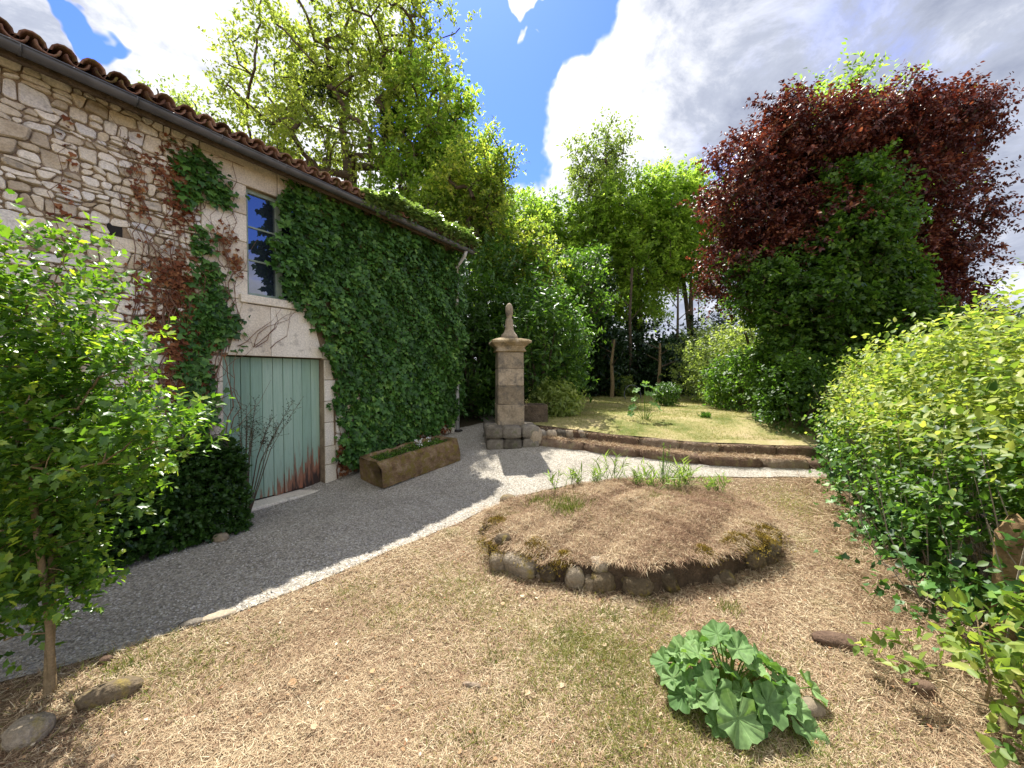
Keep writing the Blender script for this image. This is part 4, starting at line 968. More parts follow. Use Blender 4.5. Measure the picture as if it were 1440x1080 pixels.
def tuft(name, label, x_, y_, z_, n, h, mat, tpl=T_bl, wide=1.0, spread=.6, tm=.5, cat='grass tuft', r=.03, group=None):
    root = empty(name, (x_, y_, z_), 0, label, cat, group)
    ax = rdir(n) * spread + np.array([0, 0, 1.])
    P_ = np.c_[rng.normal(0, r, (n, 2)), np.zeros(n)]
    link('blades', scatter(tpl, P_, ax, rdir(n), rng.uniform(.5, 1.1, n) * h, tm + rng.normal(0, .2, n), 'blades', mat, wide), root)['kind'] = 'stuff'
    return root
for x_, y_, n_, h_, lb in ((.35, 4.35, 160, .10, 'green grass tuft on the left back of the raised bed'), (.55, 4.05, 240, .11, 'bright green grass tuft in the middle left of the raised bed'), (.75, 4.3, 90, .08, 'sparse green tuft just behind the bright one on the bed'), (1.55, 4.35, 110, .07, 'small green tuft at the centre of the raised bed'), (2.0, 4.55, 70, .07, 'faint green tuft at the right back of the raised bed'), (1.15, 3.75, 60, .06, 'little tuft in the front centre of the raised bed')):
    tuft('grass_tuft', lb, x_, y_, float(bed_top(x_, y_)), n_ * 2, h_ * .8, M['blade'], r=.11, tm=.25, wide=1.2)

# lance leaved weeds on the back of the bed
def weed(x_, y_, z_, h, nst, label, seed, mat=M['l_lance'], tpl=T_lan, ls=.11, m_=14, group=None, lean=.42):
    root = empty('weed', (x_, y_, z_), random.random() * 6, label, 'weed', group)
    P_ = np.c_[rng.normal(0, .04, (nst, 2)), np.zeros(nst)]; Dr = unit(np.c_[rng.normal(0, lean, (nst, 2)), np.ones(nst)]); L_ = h * rng.uniform(.6, 1.0, nst)
    p, ax, nm, idx, s = shoots(P_, Dr, L_, m_, .8, 0)
    sz_ = ls * rng.uniform(.6, 1.1, len(p)) * np.clip(.4 + s, 0, 1.0)
    ax[:, 2] += .35
    link('leaves', scatter(tpl, p, ax, nm, sz_, .3 + .4 * s + rng.normal(0, .15, len(p)), 'leaves', mat, .72), root)['kind'] = 'stuff'
    mb = MB()
    for i in range(nst): mb.tube([P_[i], P_[i] + Dr[i] * L_[i]], [.004, .002], 4)
    mb.build('stems', M['l_mid'], root, .5)
    return root
wl = ['leftmost lance leaved weed on the back rim of the raised bed', 'second lance leaved weed from the left on the bed rim', 'short pale weed between the left weeds and the bright one', 'bright lance leaved weed left of the dark bushy one', 'spreading light green weed in front of the gravel strip', 'tall dark bushy weed in the middle of the back rim', 'broad bright weed right of the dark bushy one', 'yellow green weed towards the right end of the rim', 'rightmost drooping weed on the back rim of the bed', 'low weed at the foot of the dark bushy one']
for i, (x_, y_, h_, ns) in enumerate(((.58, 4.80, .30, 4), (.84, 5.0, .24, 6), (1.08, 4.95, .18, 6), (1.34, 5.16, .36, 9), (1.60, 4.98, .20, 8), (2.02, 5.12, .48, 12), (1.84, 4.94, .28, 9), (2.26, 5.06, .32, 12), (2.56, 4.82, .22, 9), (2.08, 4.86, .2, 8))):
    weed(x_, y_, float(bed_top(x_, y_)) - .02, h_ * 1.2, ns, wl[i], i, mat=M['l_lance'] if i != 5 else M['l_mid'], ls=.15 if i != 5 else .06, m_=15 if i != 5 else 34, group=None)

# ------------------------------------------------------------------ tree builder
def tree(name, label, base, blobs, mat, bark=None, r_tip=.02, leaf=.12, per=(8, 12), sl=.9, tpl=T2, trunks=1, fork=.35, seed=1, cat='tree', group=None, maxlev=None, wide=1.0, spread=.9, droop=.1, tint=(.5, .2), rpow=.42, near_parts=0, trunk_lean=(0, 0), leafj=.35, crown_name='crown', core=0, part_key=None, young=.12, up=.25):
    """blobs: (cx,cy,cz,rx,ry,rz,tips) in metres from the base"""
    rs = np.random.default_rng(seed); bark = bark or M['bark']
    root = empty(name, base, 0, label, cat, group)
    tips = []; cen = []
    for (cx, cy, cz, rx, ry, rz_, m_) in blobs:
        v = rs.normal(size=(m_, 3)); v /= np.linalg.norm(v, axis=1, keepdims=True); q = rs.random(m_) ** .42
        v = v * q[:, None]
        v *= (1 + .22 * sn3(v * 2.0, 1.2, seed))[:, None]
        tips.append(v * np.array([rx, ry, rz_]) + np.array([cx, cy, cz])); cen += [(cx, cy, cz)] * m_
    tips = np.concatenate(tips); cen = np.array(cen)
    k = tips[:, 2] > .12; tips, cen = tips[k], cen[k]
    # skeleton
    top = np.array([np.mean([b_[0] for b_ in blobs]), np.mean([b_[1] for b_ in blobs]), np.mean([b_[2] for b_ in blobs])])
    nodes = []; par = []
    for tnum in range(trunks):
        a = rs.random() * 6.28; o_ = np.array([math.cos(a), math.sin(a), 0]) * (.0 if trunks == 1 else r_tip * 6)
        end = top * np.array([.75, .75, 1.0 if trunks == 1 else .9]) + (rs.normal(size=3) * np.array([1, 1, .4]) * blobs[0][3] * (.1 if trunks == 1 else .35)); prev = -1
        for i in range(9):
            t_ = i / 8; p = o_ * (1 - t_) + end * t_ * (fork if False else 1.0); p = p + np.array([math.sin(t_ * 5 + a), math.cos(t_ * 4 + a), 0]) * .014 * np.linalg.norm(end) * t_
            nodes.append(p); par.append(prev if prev >= 0 else -1); prev = len(nodes) - 1
    order = np.argsort(np.linalg.norm(tips - top * .6, axis=1)); tipidx = {}
    for ti in order:
        tp = tips[ti]; NA = np.array(nodes)
        d = np.linalg.norm(NA - tp, axis=1) + np.where(NA[:, 2] > tp[2] + .1 * blobs[0][5], 2.5 * (NA[:, 2] - tp[2]), 0)
        low = np.where(NA[:, 2] < fork * top[2], 1e3 + 0 * d, 0) if fork > 0 else 0
        j = int(np.argmin(d + low)); a0 = NA[j]; L_ = np.linalg.norm(tp - a0)
        q1 = a0 + (tp - a0) * .4 + rs.normal(size=3) * L_ * .035 + np.array([0, 0, .04 * L_]); q2 = a0 + (tp - a0) * .75 + rs.normal(size=3) * L_ * .03 + np.array([0, 0, .05 * L_])
        nodes.append(q1); par.append(j); nodes.append(q2); par.append(len(nodes) - 2); nodes.append(tp); par.append(len(nodes) - 2); tipidx[ti] = len(nodes) - 1
    cnt = np.zeros(len(nodes))
    for ti, ni in tipidx.items():
        j = ni
        while j >= 0: cnt[j] += 1; j = par[j]
    rad = r_tip * np.maximum(cnt, .6) ** rpow
    V = []; F = []; ns = 5
    NA = np.array(nodes); ch = {}
    A_, B_, ra, rb = [], [], [], []
    for i, p in enumerate(par):
        if p < 0: continue
        A_.append(NA[p]); B_.append(NA[i]); ra.append(min(rad[p], rad[i] * 1.35)); rb.append(rad[i])
    A_, B_, ra, rb = map(np.array, (A_, B_, ra, rb)); dd = unit(B_ - A_); s1 = unit(np.cross(dd, np.array([.3, .21, .93]) + 0 * dd)); s2 = np.cross(dd, s1)
    ang = np.arange(ns) * 2 * np.pi / ns; cs, sn_ = np.cos(ang), np.sin(ang)
    ringv = s1[:, None] * cs[None, :, None] + s2[:, None] * sn_[None, :, None]
    Va = A_[:, None] + ringv * ra[:, None, None]; Vb = (B_ + dd * rb[:, None] * .3)[:, None] + ringv * rb[:, None, None]
    VV = np.concatenate([Va, Vb], 1); m_ = len(A_); o_ = (np.arange(m_) * 2 * ns)[:, None]
    q = np.arange(ns); q1 = (q + 1) % ns
    FF = np.stack([np.broadcast_to(q, (m_, ns)) + o_, np.broadcast_to(q1, (m_, ns)) + o_, np.broadcast_to(q1 + ns, (m_, ns)) + o_, np.broadcast_to(q + ns, (m_, ns)) + o_], -1)
    link('trunk', mesh_tris('trunk', VV.reshape(-1, 3), FF.reshape(-1, 4), bark, None, True), root)
    # leaves on shoots
    ks, ml = per
    nt = len(tips); P_ = np.repeat(tips, ks, axis=0) + rng.normal(size=(nt * ks, 3)) * sl * .22
    outw = unit(P_ - np.repeat(cen, ks, axis=0)); Dr = unit(outw * .55 + rdir(nt * ks) * .8 + np.array([0, 0, up]))
    clump = np.repeat(rng.normal(0, .12, nt), ks)
    p, ax, nm, idx, s = shoots(P_, Dr, sl * rng.uniform(.5, 1.1, nt * ks), ml, spread, droop)
    tn = tint[0] + clump[idx] + rng.normal(0, tint[1], len(p)) + young * (s - .5)
    size = leaf * rng.uniform(1 - leafj, 1 + leafj, len(p))
    k = p[:, 2] > .03
    p, ax, nm, tn, size = p[k], ax[k], nm[k], tn[k], size[k]
    if near_parts:                     # the leaves that show largest are parts of their own
        key = np.linalg.norm(p + np.array(base) - np.array([0, 0, CAM_H]), axis=1)
        if part_key is not None: key = part_key(p + np.array(base), key)
        o_ = np.argsort(key); pick = o_[:near_parts]; rest_ = np.ones(len(p), bool); rest_[pick] = False
        protos = [mesh_tris('leaf', tpl[0], tpl[1], mat, np.full(len(tpl[0]), q_)) for q_ in np.linspace(.1, .95, 8)]
        RM = frames(ax[pick], nm[pick])
        for q_, i_ in enumerate(pick):
            o = link('leaf', protos[int(np.clip(tn[i_], 0, .99) * 8)], root)
            Mx = Matrix([list(r_) for r_ in RM[q_]]).to_4x4()
            o.matrix_local = Matrix.Translation(p[i_]) @ Mx @ Matrix.Scale(size[i_], 4)
        p, ax, nm, tn, size = p[rest_], ax[rest_], nm[rest_], tn[rest_], size[rest_]
    o = link(crown_name, scatter(tpl, p, ax, nm, size, tn, crown_name, mat, wide), root)
    if near_parts: o['kind'] = 'stuff'
    return root

def bush(name, label, c, r, n, leaf, mat, tpl=T2, lump=.25, seed=0, cat='shrub', group=None, depth=.25, tint=(.45, .2), sq=2.4, per=6, sl=.16, wide=1.0, stems=6, zmin=0.02, spread=.9, cname='foliage'):
    """rounded bush: short shoots on a lumpy shell; c = base, r = radii"""
    root = empty(name, c, 0, label, cat, group)
    m_ = n // per
    v = unit(rng.normal(size=(m_, 3))); v[:, 2] = v[:, 2] * 1.0
    q = (np.sum(np.abs(v) ** sq, axis=1)) ** (-1 / sq)
    d = 1 + lump * sn3(v * 2.2, 1.1, seed) + lump * .6 * sn3(v * 2.2, 2.7, seed + 3)
    dep = 1 - depth * rng.random(m_) ** 1.3
    P_ = v * (q * d * dep)[:, None] * np.array(r) + np.array([0, 0, r[2] * .96])
    k = P_[:, 2] > zmin; P_, v = P_[k], v[k]
    Dr = unit(v * .8 + rdir(len(P_)) * .6 + np.array([0, 0, .35]))
    p, ax, nm, idx, s = shoots(P_, Dr, sl * rng.uniform(.5, 1.2, len(P_)), per, spread, 0)
    cl = .25 * sn3(p * 1.0, 1.6 / max(r), seed + 5)
    link(cname, scatter(tpl, p, ax, nm, leaf * rng.uniform(.65, 1.3, len(p)), tint[0] + cl * .6 + rng.normal(0, tint[1], len(p)), cname, mat, wide), root)
    mb = MB()
    for i in range(stems):
        a = random.random() * 6.28; e_ = Vector((math.cos(a) * r[0] * .55, math.sin(a) * r[1] * .55, r[2] * random.uniform(1.0, 1.6)))
        mb.tube([(random.gauss(0, .03), random.gauss(0, .03), -.1), e_ * .35 + Vector((0, 0, r[2] * .1)), e_], [.03 * max(r), .02 * max(r), .008 * max(r)], 5)
    mb.build('stems', M['bark'], root)
    return root
def zg(x, y): return float(H(x, y))

# big pale green locust behind the barn
tree('locust_tree', 'tall airy light green tree rising behind the barn roof', (-6.0, 15.5, .5),
     [(-2.6, 0, 11.6, 2.8, 2.6, 2.2, 55), (-1.2, 0, 13.7, 3.0, 2.8, 2.3, 75), (1.6, .3, 13.2, 2.4, 2.4, 2.6, 60), (-.3, -.5, 10.4, 3.2, 2.6, 1.8, 50), (2.7, 0, 10.6, 1.8, 2, 2.0, 40), (.8, 0, 15.0, 3.0, 2.5, 1.5, 50), (-4.3, .5, 9.6, 1.7, 2, 1.5, 34), (-3.6, .3, 12.6, 1.8, 2, 1.4, 34)],
     M['l_locust'], leaf=.15, per=(8, 12), sl=.82, r_tip=.021, trunks=4, seed=3, fork=.4, droop=.3, wide=1.0, tint=(.55, .2))
for cx, cz, cy, rr_, lb in ((-7.2, 12.6, 15.0, .55, 'dark round mistletoe clump in the left of the tall tree'), (-4.55, 11.3, 15.2, .42, 'smaller dark mistletoe clump in the right of the tall tree')):
    bush('mistletoe', lb, (cx, cy, cz - rr_), (rr_, rr_, rr_), 900, .15, M['l_dark'], lump=.3, depth=.6, cat='mistletoe', stems=3)
tree('leafy_tree', 'light green tree with a full crown right of the tall one behind the roof end', (-3.1, 15.2, .5),
     [(-.6, 0, 8.6, 1.8, 1.8, 2.0, 50), (.9, .2, 9.8, 1.7, 1.8, 1.9, 45), (-.2, .2, 11.6, 1.6, 1.7, 1.5, 32), (.8, 0, 7.2, 1.8, 1.7, 1.5, 40), (-1.4, 0, 6.6, 1.6, 1.5, 1.3, 30)],
     M['l_lime'], leaf=.17, per=(11, 13), sl=.95, r_tip=.018, trunks=2, seed=8, fork=.4, droop=.2)
tree('distant_tree', 'pale far tree top showing just above the roof tiles on the left', (-23.3, 27, .5),
     [(0, 0, 19.2, 1.9, 2, 1.6, 30), (1.2, 0, 17.4, 1.6, 2, 1.6, 24), (-1.2, 0, 17.6, 1.5, 2, 1.4, 20)], M['l_pale'], leaf=.26, per=(6, 8), sl=1.3, r_tip=.05, seed=12, fork=.5)
tree('yellowing_tree', 'yellow brown tinged tree behind the laurel next to the barn end', (-.95, 13.2, .5),
     [(-.7, 0, 6.6, 1.4, 1.4, 1.5, 50), (.4, 0, 6.0, 1.3, 1.3, 1.6, 50), (-.2, .0, 8.0, 1.3, 1.3, 1.1, 34), (1.4, 0, 4.6, 1.2, 1.2, 1.4, 36), (-1.6, 0, 5.0, 1.2, 1.2, 1.6, 36)],
     M['l_yellow'], leaf=.12, per=(12, 14), sl=.7, r_tip=.022, seed=15, fork=.3, tint=(.5, .22))
tree('green_tree', 'rounded bright green tree between the yellow tree and the tall thin one', (1.2, 21, .5),
     [(-.8, 0, 9.2, 2.2, 1.8, 2.0, 64), (1.2, 0, 8.0, 2.2, 1.8, 1.9, 64), (-1.6, 0, 6.6, 1.8, 1.8, 2.0, 50), (.4, 0, 5.2, 2.2, 1.8, 1.8, 60), (2.4, 0, 6.4, 1.4, 1.5, 1.5, 44)],
     M['l_lime'], leaf=.19, per=(12, 14), sl=1.0, r_tip=.02, seed=21, fork=.35)
tree('slender_tree', 'tall slender tree with sparse top sticking out above its neighbours', (4.6, 21.5, .5),
     [(.2, 0, 13.0, 1.6, 1.3, 1.5, 44), (.3, 0, 11.0, 1.9, 1.5, 1.4, 40), (-.6, 0, 9.0, 1.4, 1.3, 1.5, 24), (0, 0, 7.0, 1.7, 1.4, 1.4, 30)],
     M['l_pale'], leaf=.18, per=(8, 10), sl=.9, r_tip=.022, seed=24, fork=.25, tint=(.35, .2))
tree('copse_tree', 'bright yellow green tree right of the slender one with bare lower trunks', (7.0, 21, .5),
     [(-1.2, 0, 9.8, 2.0, 1.8, 1.8, 60), (1.2, 0, 10.0, 1.9, 1.8, 1.9, 60), (.1, 0, 7.6, 2.6, 2, 1.9, 80), (-1.8, 0, 6.0, 1.7, 1.6, 1.5, 50), (-2.2, 0, 8.6, 1.5, 1.5, 1.6, 50), (-.6, 0, 4.7, 1.6, 1.2, .8, 30)],
     M['l_lime'], leaf=.18, per=(12, 14), sl=.95, r_tip=.017, trunks=3, seed=27, fork=.5, tint=(.62, .2))
tree('copse_tree', 'bright green tree partly hidden by the copper tree, thin dark trunks below', (10.0, 21.5, .5),
     [(-.8, 0, 9.8, 1.9, 1.8, 2.1, 60), (1.2, 0, 9.6, 1.8, 1.8, 2.0, 46), (-.2, 0, 6.9, 2.2, 1.8, 1.6, 60), (-1.6, 0, 8.0, 1.5, 1.5, 1.5, 44)],
     M['l_lime'], leaf=.18, per=(12, 14), sl=.95, r_tip=.017, trunks=3, seed=31, fork=.5, tint=(.55, .2))
tree('evergreen_tree', 'dark ivy clad column of a tree at the middle of the wood edge', (3.55, 16.5, .5),
     [(0, 0, 5.0, .5, .6, 1.2, 26), (0, 0, 3.6, .8, .8, 1.2, 40), (0, 0, 2.6, .95, .9, 1.6, 50), (-.1, 0, 1.1, 1.1, .9, 1.0, 40)], M['l_dark'], leaf=.13, per=(10, 12), sl=.5, r_tip=.02, seed=33, fork=.1)
tree('mid_tree', 'mid green leafy tree above the small gap behind the garden pillar', (1.9, 14.0, .5),
     [(-.6, 0, 4.8, 1.2, 1.2, 1.2, 45), (.6, 0, 4.2, 1.1, 1.2, 1.3, 45), (0, 0, 2.8, 1.3, 1.2, 1.2, 45)], M['l_mid'], leaf=.13, per=(9, 12), sl=.6, r_tip=.02, seed=36, fork=.3)
# laurels beside and behind the pillar
bush('laurel', 'dark laurel filling the space between barn corner and pillar', (-1.0, 10.6, .5), (1.35, 1.2, 1.9), 9000, .16, M['l_laurel'], T_lau, seed=2, depth=.5, sl=.3)
bush('laurel', 'tall laurel with lit leaves right behind the pillar top', (.75, 10.2, .5), (1.15, 1.0, 1.75), 9000, .15, M['l_laurel'], T_lau, seed=5, depth=.5, sl=.3, tint=(.6, .25), zmin=.75, lump=.32)
bush('laurel', 'higher dark laurel behind the others above the dark passage', (-.4, 11.9, .5), (1.7, 1.2, 2.55), 9000, .17, M['l_laurel'], T_lau, seed=9, depth=.5, sl=.35, tint=(.4, .2))
bush('evergreen_bush', 'black green bush closing the passage behind the barn corner', (-1.2, 12.4, .5), (1.6, 1.0, 1.5), 6000, .15, M['l_dark'], seed=11, depth=.5, sl=.3, tint=(.2, .2))
bush('flowering_bush', 'lit green shrub at the lawn edge right of the pillar', (1.02, 9.2, .62), (.50, .45, .42), 3800, .12, M['l_pale'], T_lan, seed=12, lump=.3, depth=.5, sl=.22, wide=2.2, tint=(.6, .25))
# understorey of the wood
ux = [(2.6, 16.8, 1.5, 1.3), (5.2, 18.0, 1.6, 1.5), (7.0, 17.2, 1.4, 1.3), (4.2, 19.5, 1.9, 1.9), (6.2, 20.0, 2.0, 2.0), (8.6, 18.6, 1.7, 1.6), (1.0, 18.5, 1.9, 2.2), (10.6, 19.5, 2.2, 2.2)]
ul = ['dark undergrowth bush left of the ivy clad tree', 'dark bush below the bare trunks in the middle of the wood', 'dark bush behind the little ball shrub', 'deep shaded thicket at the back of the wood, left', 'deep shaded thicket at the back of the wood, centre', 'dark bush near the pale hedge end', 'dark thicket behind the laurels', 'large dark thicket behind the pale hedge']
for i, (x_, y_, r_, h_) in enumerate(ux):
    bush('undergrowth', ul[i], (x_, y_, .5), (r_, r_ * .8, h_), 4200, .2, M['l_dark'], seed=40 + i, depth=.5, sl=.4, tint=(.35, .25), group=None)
bush('lit_bush', 'small yellow green bush under the wood edge left of the hoop', (4.55, 16.3, .5), (.55, .5, .55), 1500, .15, M['l_pale'], seed=52, depth=.6, tint=(.5, .2))
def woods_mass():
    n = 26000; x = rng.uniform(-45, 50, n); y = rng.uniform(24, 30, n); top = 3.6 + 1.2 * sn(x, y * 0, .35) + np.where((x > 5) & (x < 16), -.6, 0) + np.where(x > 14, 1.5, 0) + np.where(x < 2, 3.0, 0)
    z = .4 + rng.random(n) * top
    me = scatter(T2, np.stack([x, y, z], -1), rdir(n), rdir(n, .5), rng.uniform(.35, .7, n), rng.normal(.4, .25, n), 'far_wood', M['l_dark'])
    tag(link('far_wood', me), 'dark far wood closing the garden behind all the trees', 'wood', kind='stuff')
woods_mass()
for i, (x_, y_, h_, lb) in enumerate(((3.95, 15.4, 2.6, 'pale bare trunk standing beside the dark ivy clad tree'), (6.0, 16.0, 2.5, 'thin grey trunk in front of the dark thicket'), (5.3, 17.5, 6.0, 'thicker dark trunk rising between the two pale trunks'), (8.0, 19, 5.5, 'slanting thin trunk against the bright gap'))):
    root = empty('bare_trunk', (x_, y_, .5), 0, lb, 'tree'); mb = MB()
    pts = [(0, 0, 0), (.05, 0, h_ * .3), (.0 + .1 * (i % 2), 0, h_ * .65), (.12, .05, h_)]; mb.tube(pts, [.09, .075, .06, .04], 7)
    mb.build('trunk', M['pale_bark'] if i < 2 else M['bark'], root); mb = MB()
    for j in range(4): a = random.random() * 6.28; mb.tube([(pts[2][0], 0, h_ * (.6 + .1 * j)), (pts[2][0] + .7 * math.cos(a), .5 * math.sin(a), h_ * (.72 + .1 * j))], [.03, .01], 5)
    mb.build('branches', M['bark'], root)

# ball shrub on its stem, hoop, lawn plants
bs = bush('ball_shrub', 'dark little ball shaped shrub alone on the lawn', (4.75, 11.9, .72), (.36, .36, .36), 3400, .06, M['l_laurel'], T2, lump=.08, seed=61, depth=.5, sl=.08, tint=(.6, .2), stems=2)
hp = empty('metal_hoop', (4.55, 14.6, .95), .3, 'thin metal hoop leaning at the far edge of the lawn', 'hoop')
mb = MB(); mb.tube([(.36 * math.cos(a), .05 * math.sin(a), .36 * math.sin(a)) for a in np.linspace(0, 2 * math.pi, 25)], .018, 6, False); mb.build('ring', M['zinc'], hp)
tuft('grass_tuft', 'small brown green tuft on the right of the lawn', 4.3, 8.6, float(HL(4.3, 8.6)), 160, .15, M['l_mid'], T_lan, 1.2, .6, .2, 'grass tuft', .05)

# pale hedge on the right end of the lawn
for i, (x_, y_, rx, h_, m_, lb) in enumerate(((7.3, 14.2, 1.2, 1.5, 'l_pale', 'pale green shrub at the far end of the right hand hedge'), (6.9, 12.4, 1.1, 1.25, 'l_pale', 'sunlit pale shrub in front of the far one'), (6.4, 10.7, .85, .85, 'l_mid', 'low mid green shrub at the lawn side of the hedge'), (7.6, 11.6, 1.2, 1.9, 'l_pale', 'tall pale shrub leaning over the lawn below the copper tree'), (6.9, 9.4, .9, 1.3, 'l_mid', 'leafy green shrub below the left edge of the copper tree'))):
    bush('hedge_shrub', lb, (x_, y_, .55), (rx, rx, h_), 5000, .11, M[m_], T2, seed=70 + i, depth=.45, sl=.25, tint=(.5, .22))
# copper tree
tree('copper_tree', 'large copper purple leaved tree on the right', (8.55, 9.9, .1),
     [(-1.68, -1.3, 4.9, 0.77, 0.51, .7, 26), (0.76, -1.2, 5.6, 0.86, 0.42, .8, 20), (-2.18, 0, 6.0, 1.46, 1.44, 1.7, 130), (-1.18, 0, 7.2, 1.38, 1.44, 1.1, 90), (0.50, 0, 7.3, 1.63, 1.53, 1.2, 130), (1.85, .2, 7.5, 1.20, 1.36, .9, 75), (1.93, .2, 5.4, 1.46, 1.44, 1.8, 120), (-0.34, .3, 5.6, 1.63, 1.44, 1.6, 110), (0.67, .3, 4.0, 1.72, 1.44, 1.6, 110), (-2.60, 0, 4.4, 0.95, 1.02, 1.2, 60), (2.18, .3, 3.5, 1.29, 1.19, 1.6, 120), (1.34, .6, 2.2, 1.55, 1.02, 1.4, 100), (-2.10, -.2, 7.8, 0.34, 0.42, .5, 10), (-1.51, -.2, 8.1, 0.30, 0.42, .5, 8), (2.77, 0, 8.0, 0.52, 0.42, .3, 12)],
     M['l_copper'], leaf=.078, per=(14, 16), sl=.52, r_tip=.017, trunks=2, seed=44, fork=.3, tint=(.48, .22), spread=1.0, tpl=T_ov)
tree('overgrown_tree', 'green creeper covered tree growing up in front of the copper tree', (7.3, 8.7, .4),
     [(.35, -.1, 5.0, .7, .6, 1.0, 60), (.2, -.2, 4.0, .9, .8, .8, 80), (-.8, -.1, 2.9, 1.1, .9, .9, 100), (.7, -.1, 2.8, 1.2, .8, 1.1, 100), (-.9, -.2, 1.1, 1.0, .8, 1.0, 90), (.5, -.1, 1.2, 1.2, .8, 1.1, 90), (1.7, .1, 1.7, 1.1, .8, 1.2, 70), (-1.5, .3, 3.4, .7, .6, .8, 30)],
     M['l_mid'], leaf=.095, per=(12, 12), sl=.42, r_tip=.016, seed=47, fork=.15, tint=(.32, .26), tpl=T2, wide=1.25)
tree('back_tree', 'light green tree top peeping over the copper tree', (12.4, 13.6, .5), [(-.9, 0, 10.4, 1.6, 1.2, .8, 30), (0, 0, 9.2, 2.2, 1.5, 1.5, 36), (1.2, 0, 7.5, 1.2, 1.2, 1.6, 30)], M['l_lime'], leaf=.15, per=(8, 10), sl=.8, r_tip=.03, seed=49, fork=.4)
bush('base_bush', 'dark green bush at the foot of the overgrown tree by the steps', (5.75, 7.75, .35), (.65, .6, .85), 5200, .08, M['l_mid'], T2, seed=77, depth=.4, sl=.2, tint=(.35, .2))

# ------------------------------------------------------------------ hedge along the right
def path_hedge(name, label, line, halfw, hts, n, leaf, mat, tpl, lump, per, sl, tint, depth, cat='hedge', near=0, topmat=None, top_tint=None, wide=1.0, undercut=0.0, seed=0, stems=None, base_fn=H):
    L_ = np.array(line); m_ = n // per
    cs = np.r_[0, np.cumsum(np.linalg.norm(np.diff(L_, axis=0), axis=1))]; tot = cs[-1]
    u = rng.random(m_) ** 1.25 * tot; c = np.stack([np.interp(u, cs, L_[:, 0]), np.interp(u, cs, L_[:, 1])], -1)
    tg = np.stack([np.interp(u, cs[:-1] + np.diff(cs) / 2, np.diff(L_[:, 0])), np.interp(u, cs[:-1] + np.diff(cs) / 2, np.diff(L_[:, 1]))], -1); tg = unit(tg); nr_ = np.stack([-tg[:, 1], tg[:, 0]], -1)
    hh = np.interp(u / tot, np.linspace(0, 1, len(hts)), hts)
    # cross-section: superellipse from the left foot over the top to the right foot
    a = rng.uniform(-.12, np.pi + .12, m_); ca, sa = np.cos(a), np.sin(a)
    q = (np.abs(ca) ** 3.2 + np.abs(sa) ** 3.2) ** (-1 / 3.2)
    P0 = np.stack([u, ca * 2, sa * 2], -1)
    d = 1 + lump * sn3(P0, 1.3, seed) + lump * .6 * sn3(P0, 3.3, seed + 2)
    dep = 1 - depth * rng.random(m_) ** 1.4
    off = ca * q * halfw * d * dep; hgt = sa * q * d * dep
    vfrac = np.clip(rng.random(m_), 0, 1)
    z = np.where(sa * q < .98, 0, 0) + np.clip(hgt, -.05, 2) * hh
    off = off * (1 - undercut * np.clip(1 - z / hh, 0, 1))
    x = c[:, 0] + nr_[:, 0] * off; y = c[:, 1] + nr_[:, 1] * off
    z = z + base_fn(x, y)
    nrm = unit(np.stack([nr_[:, 0] * ca, nr_[:, 1] * ca, sa * .8 + .1], -1))
    P_ = np.stack([x, y, z], -1); Dr = unit(nrm * .8 + rdir(m_) * .65 + np.array([0, 0, .3]))
    p, ax, nm, idx, s = shoots(P_, Dr, sl * rng.uniform(.4, 1.3, m_) * np.where(rng.random(m_) < .06, 1.9, 1), per, .9, .15)
    hz = (p[:, 2] - base_fn(p[:, 0], p[:, 1])) / hh[idx]
    tn = tint[0] + .15 * sn3(p, 2.0, seed + 6) + rng.normal(0, tint[1], len(p))
    size = leaf * rng.uniform(.6, 1.35, len(p))
    root = empty(name, (L_[0][0], L_[0][1], float(base_fn(*L_[0]))), 0, label, cat); off0 = np.array(root.location)
    k = p[:, 2] > base_fn(p[:, 0], p[:, 1]) + .02
    p, ax, nm, tn, size, hz = p[k], ax[k], nm[k], tn[k], size[k], hz[k]
    return root, p - off0, ax, nm, tn, size, hz
# the near right hand hedge: golden privet above, ivy and twigs below
hl = [(3.55, 1.55), (3.55, 2.4), (4.15, 3.4), (4.9, 4.6), (5.7, 5.8), (6.15, 6.5)]
root, p, ax, nm, tn, size, hz = path_hedge('privet_hedge', 'overgrown golden green privet hedge along the right edge of the garden', hl, .74, [1.93, 1.93, 1.86, 1.8, 1.64, 1.5], 72000, .060, None, T_ov, .26, 8, .32, (.63, .28), .62, undercut=.12, seed=3)
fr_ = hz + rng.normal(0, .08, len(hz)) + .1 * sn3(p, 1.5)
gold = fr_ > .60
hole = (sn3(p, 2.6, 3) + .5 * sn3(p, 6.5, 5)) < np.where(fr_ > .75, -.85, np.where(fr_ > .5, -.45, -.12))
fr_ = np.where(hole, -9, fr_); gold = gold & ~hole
wpz = p + np.array(root.location)
key = np.linalg.norm(wpz - np.array([0, 0, CAM_H]), axis=1); key = np.where(gold & (wpz[:, 1] > 1.2) & (np.abs(wpz[:, 0] / np.maximum(wpz[:, 1], .1)) < 1.33), key, 99)
pick = np.argsort(key)[:290]; rest_ = np.ones(len(p), bool); rest_[pick] = False
protos = [mesh_tris('leaf', T_ov[0], T_ov[1], M['l_privet'], np.full(len(T_ov[0]), q_)) for q_ in np.linspace(.1, .95, 8)]
RM = frames(ax[pick], nm[pick])
for q_, i_ in enumerate(pick):
    o = link('leaf', protos[int(np.clip(tn[i_], 0, .99) * 8)], root)
    o.matrix_local = Matrix.Translation(p[i_]) @ Matrix([list(r_) for r_ in RM[q_]]).to_4x4() @ Matrix.Scale(size[i_], 4)
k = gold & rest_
link('golden_foliage', scatter(T_ov, p[k], ax[k], nm[k], size[k], tn[k], 'golden_foliage', M['l_privet']), root)['kind'] = 'stuff'
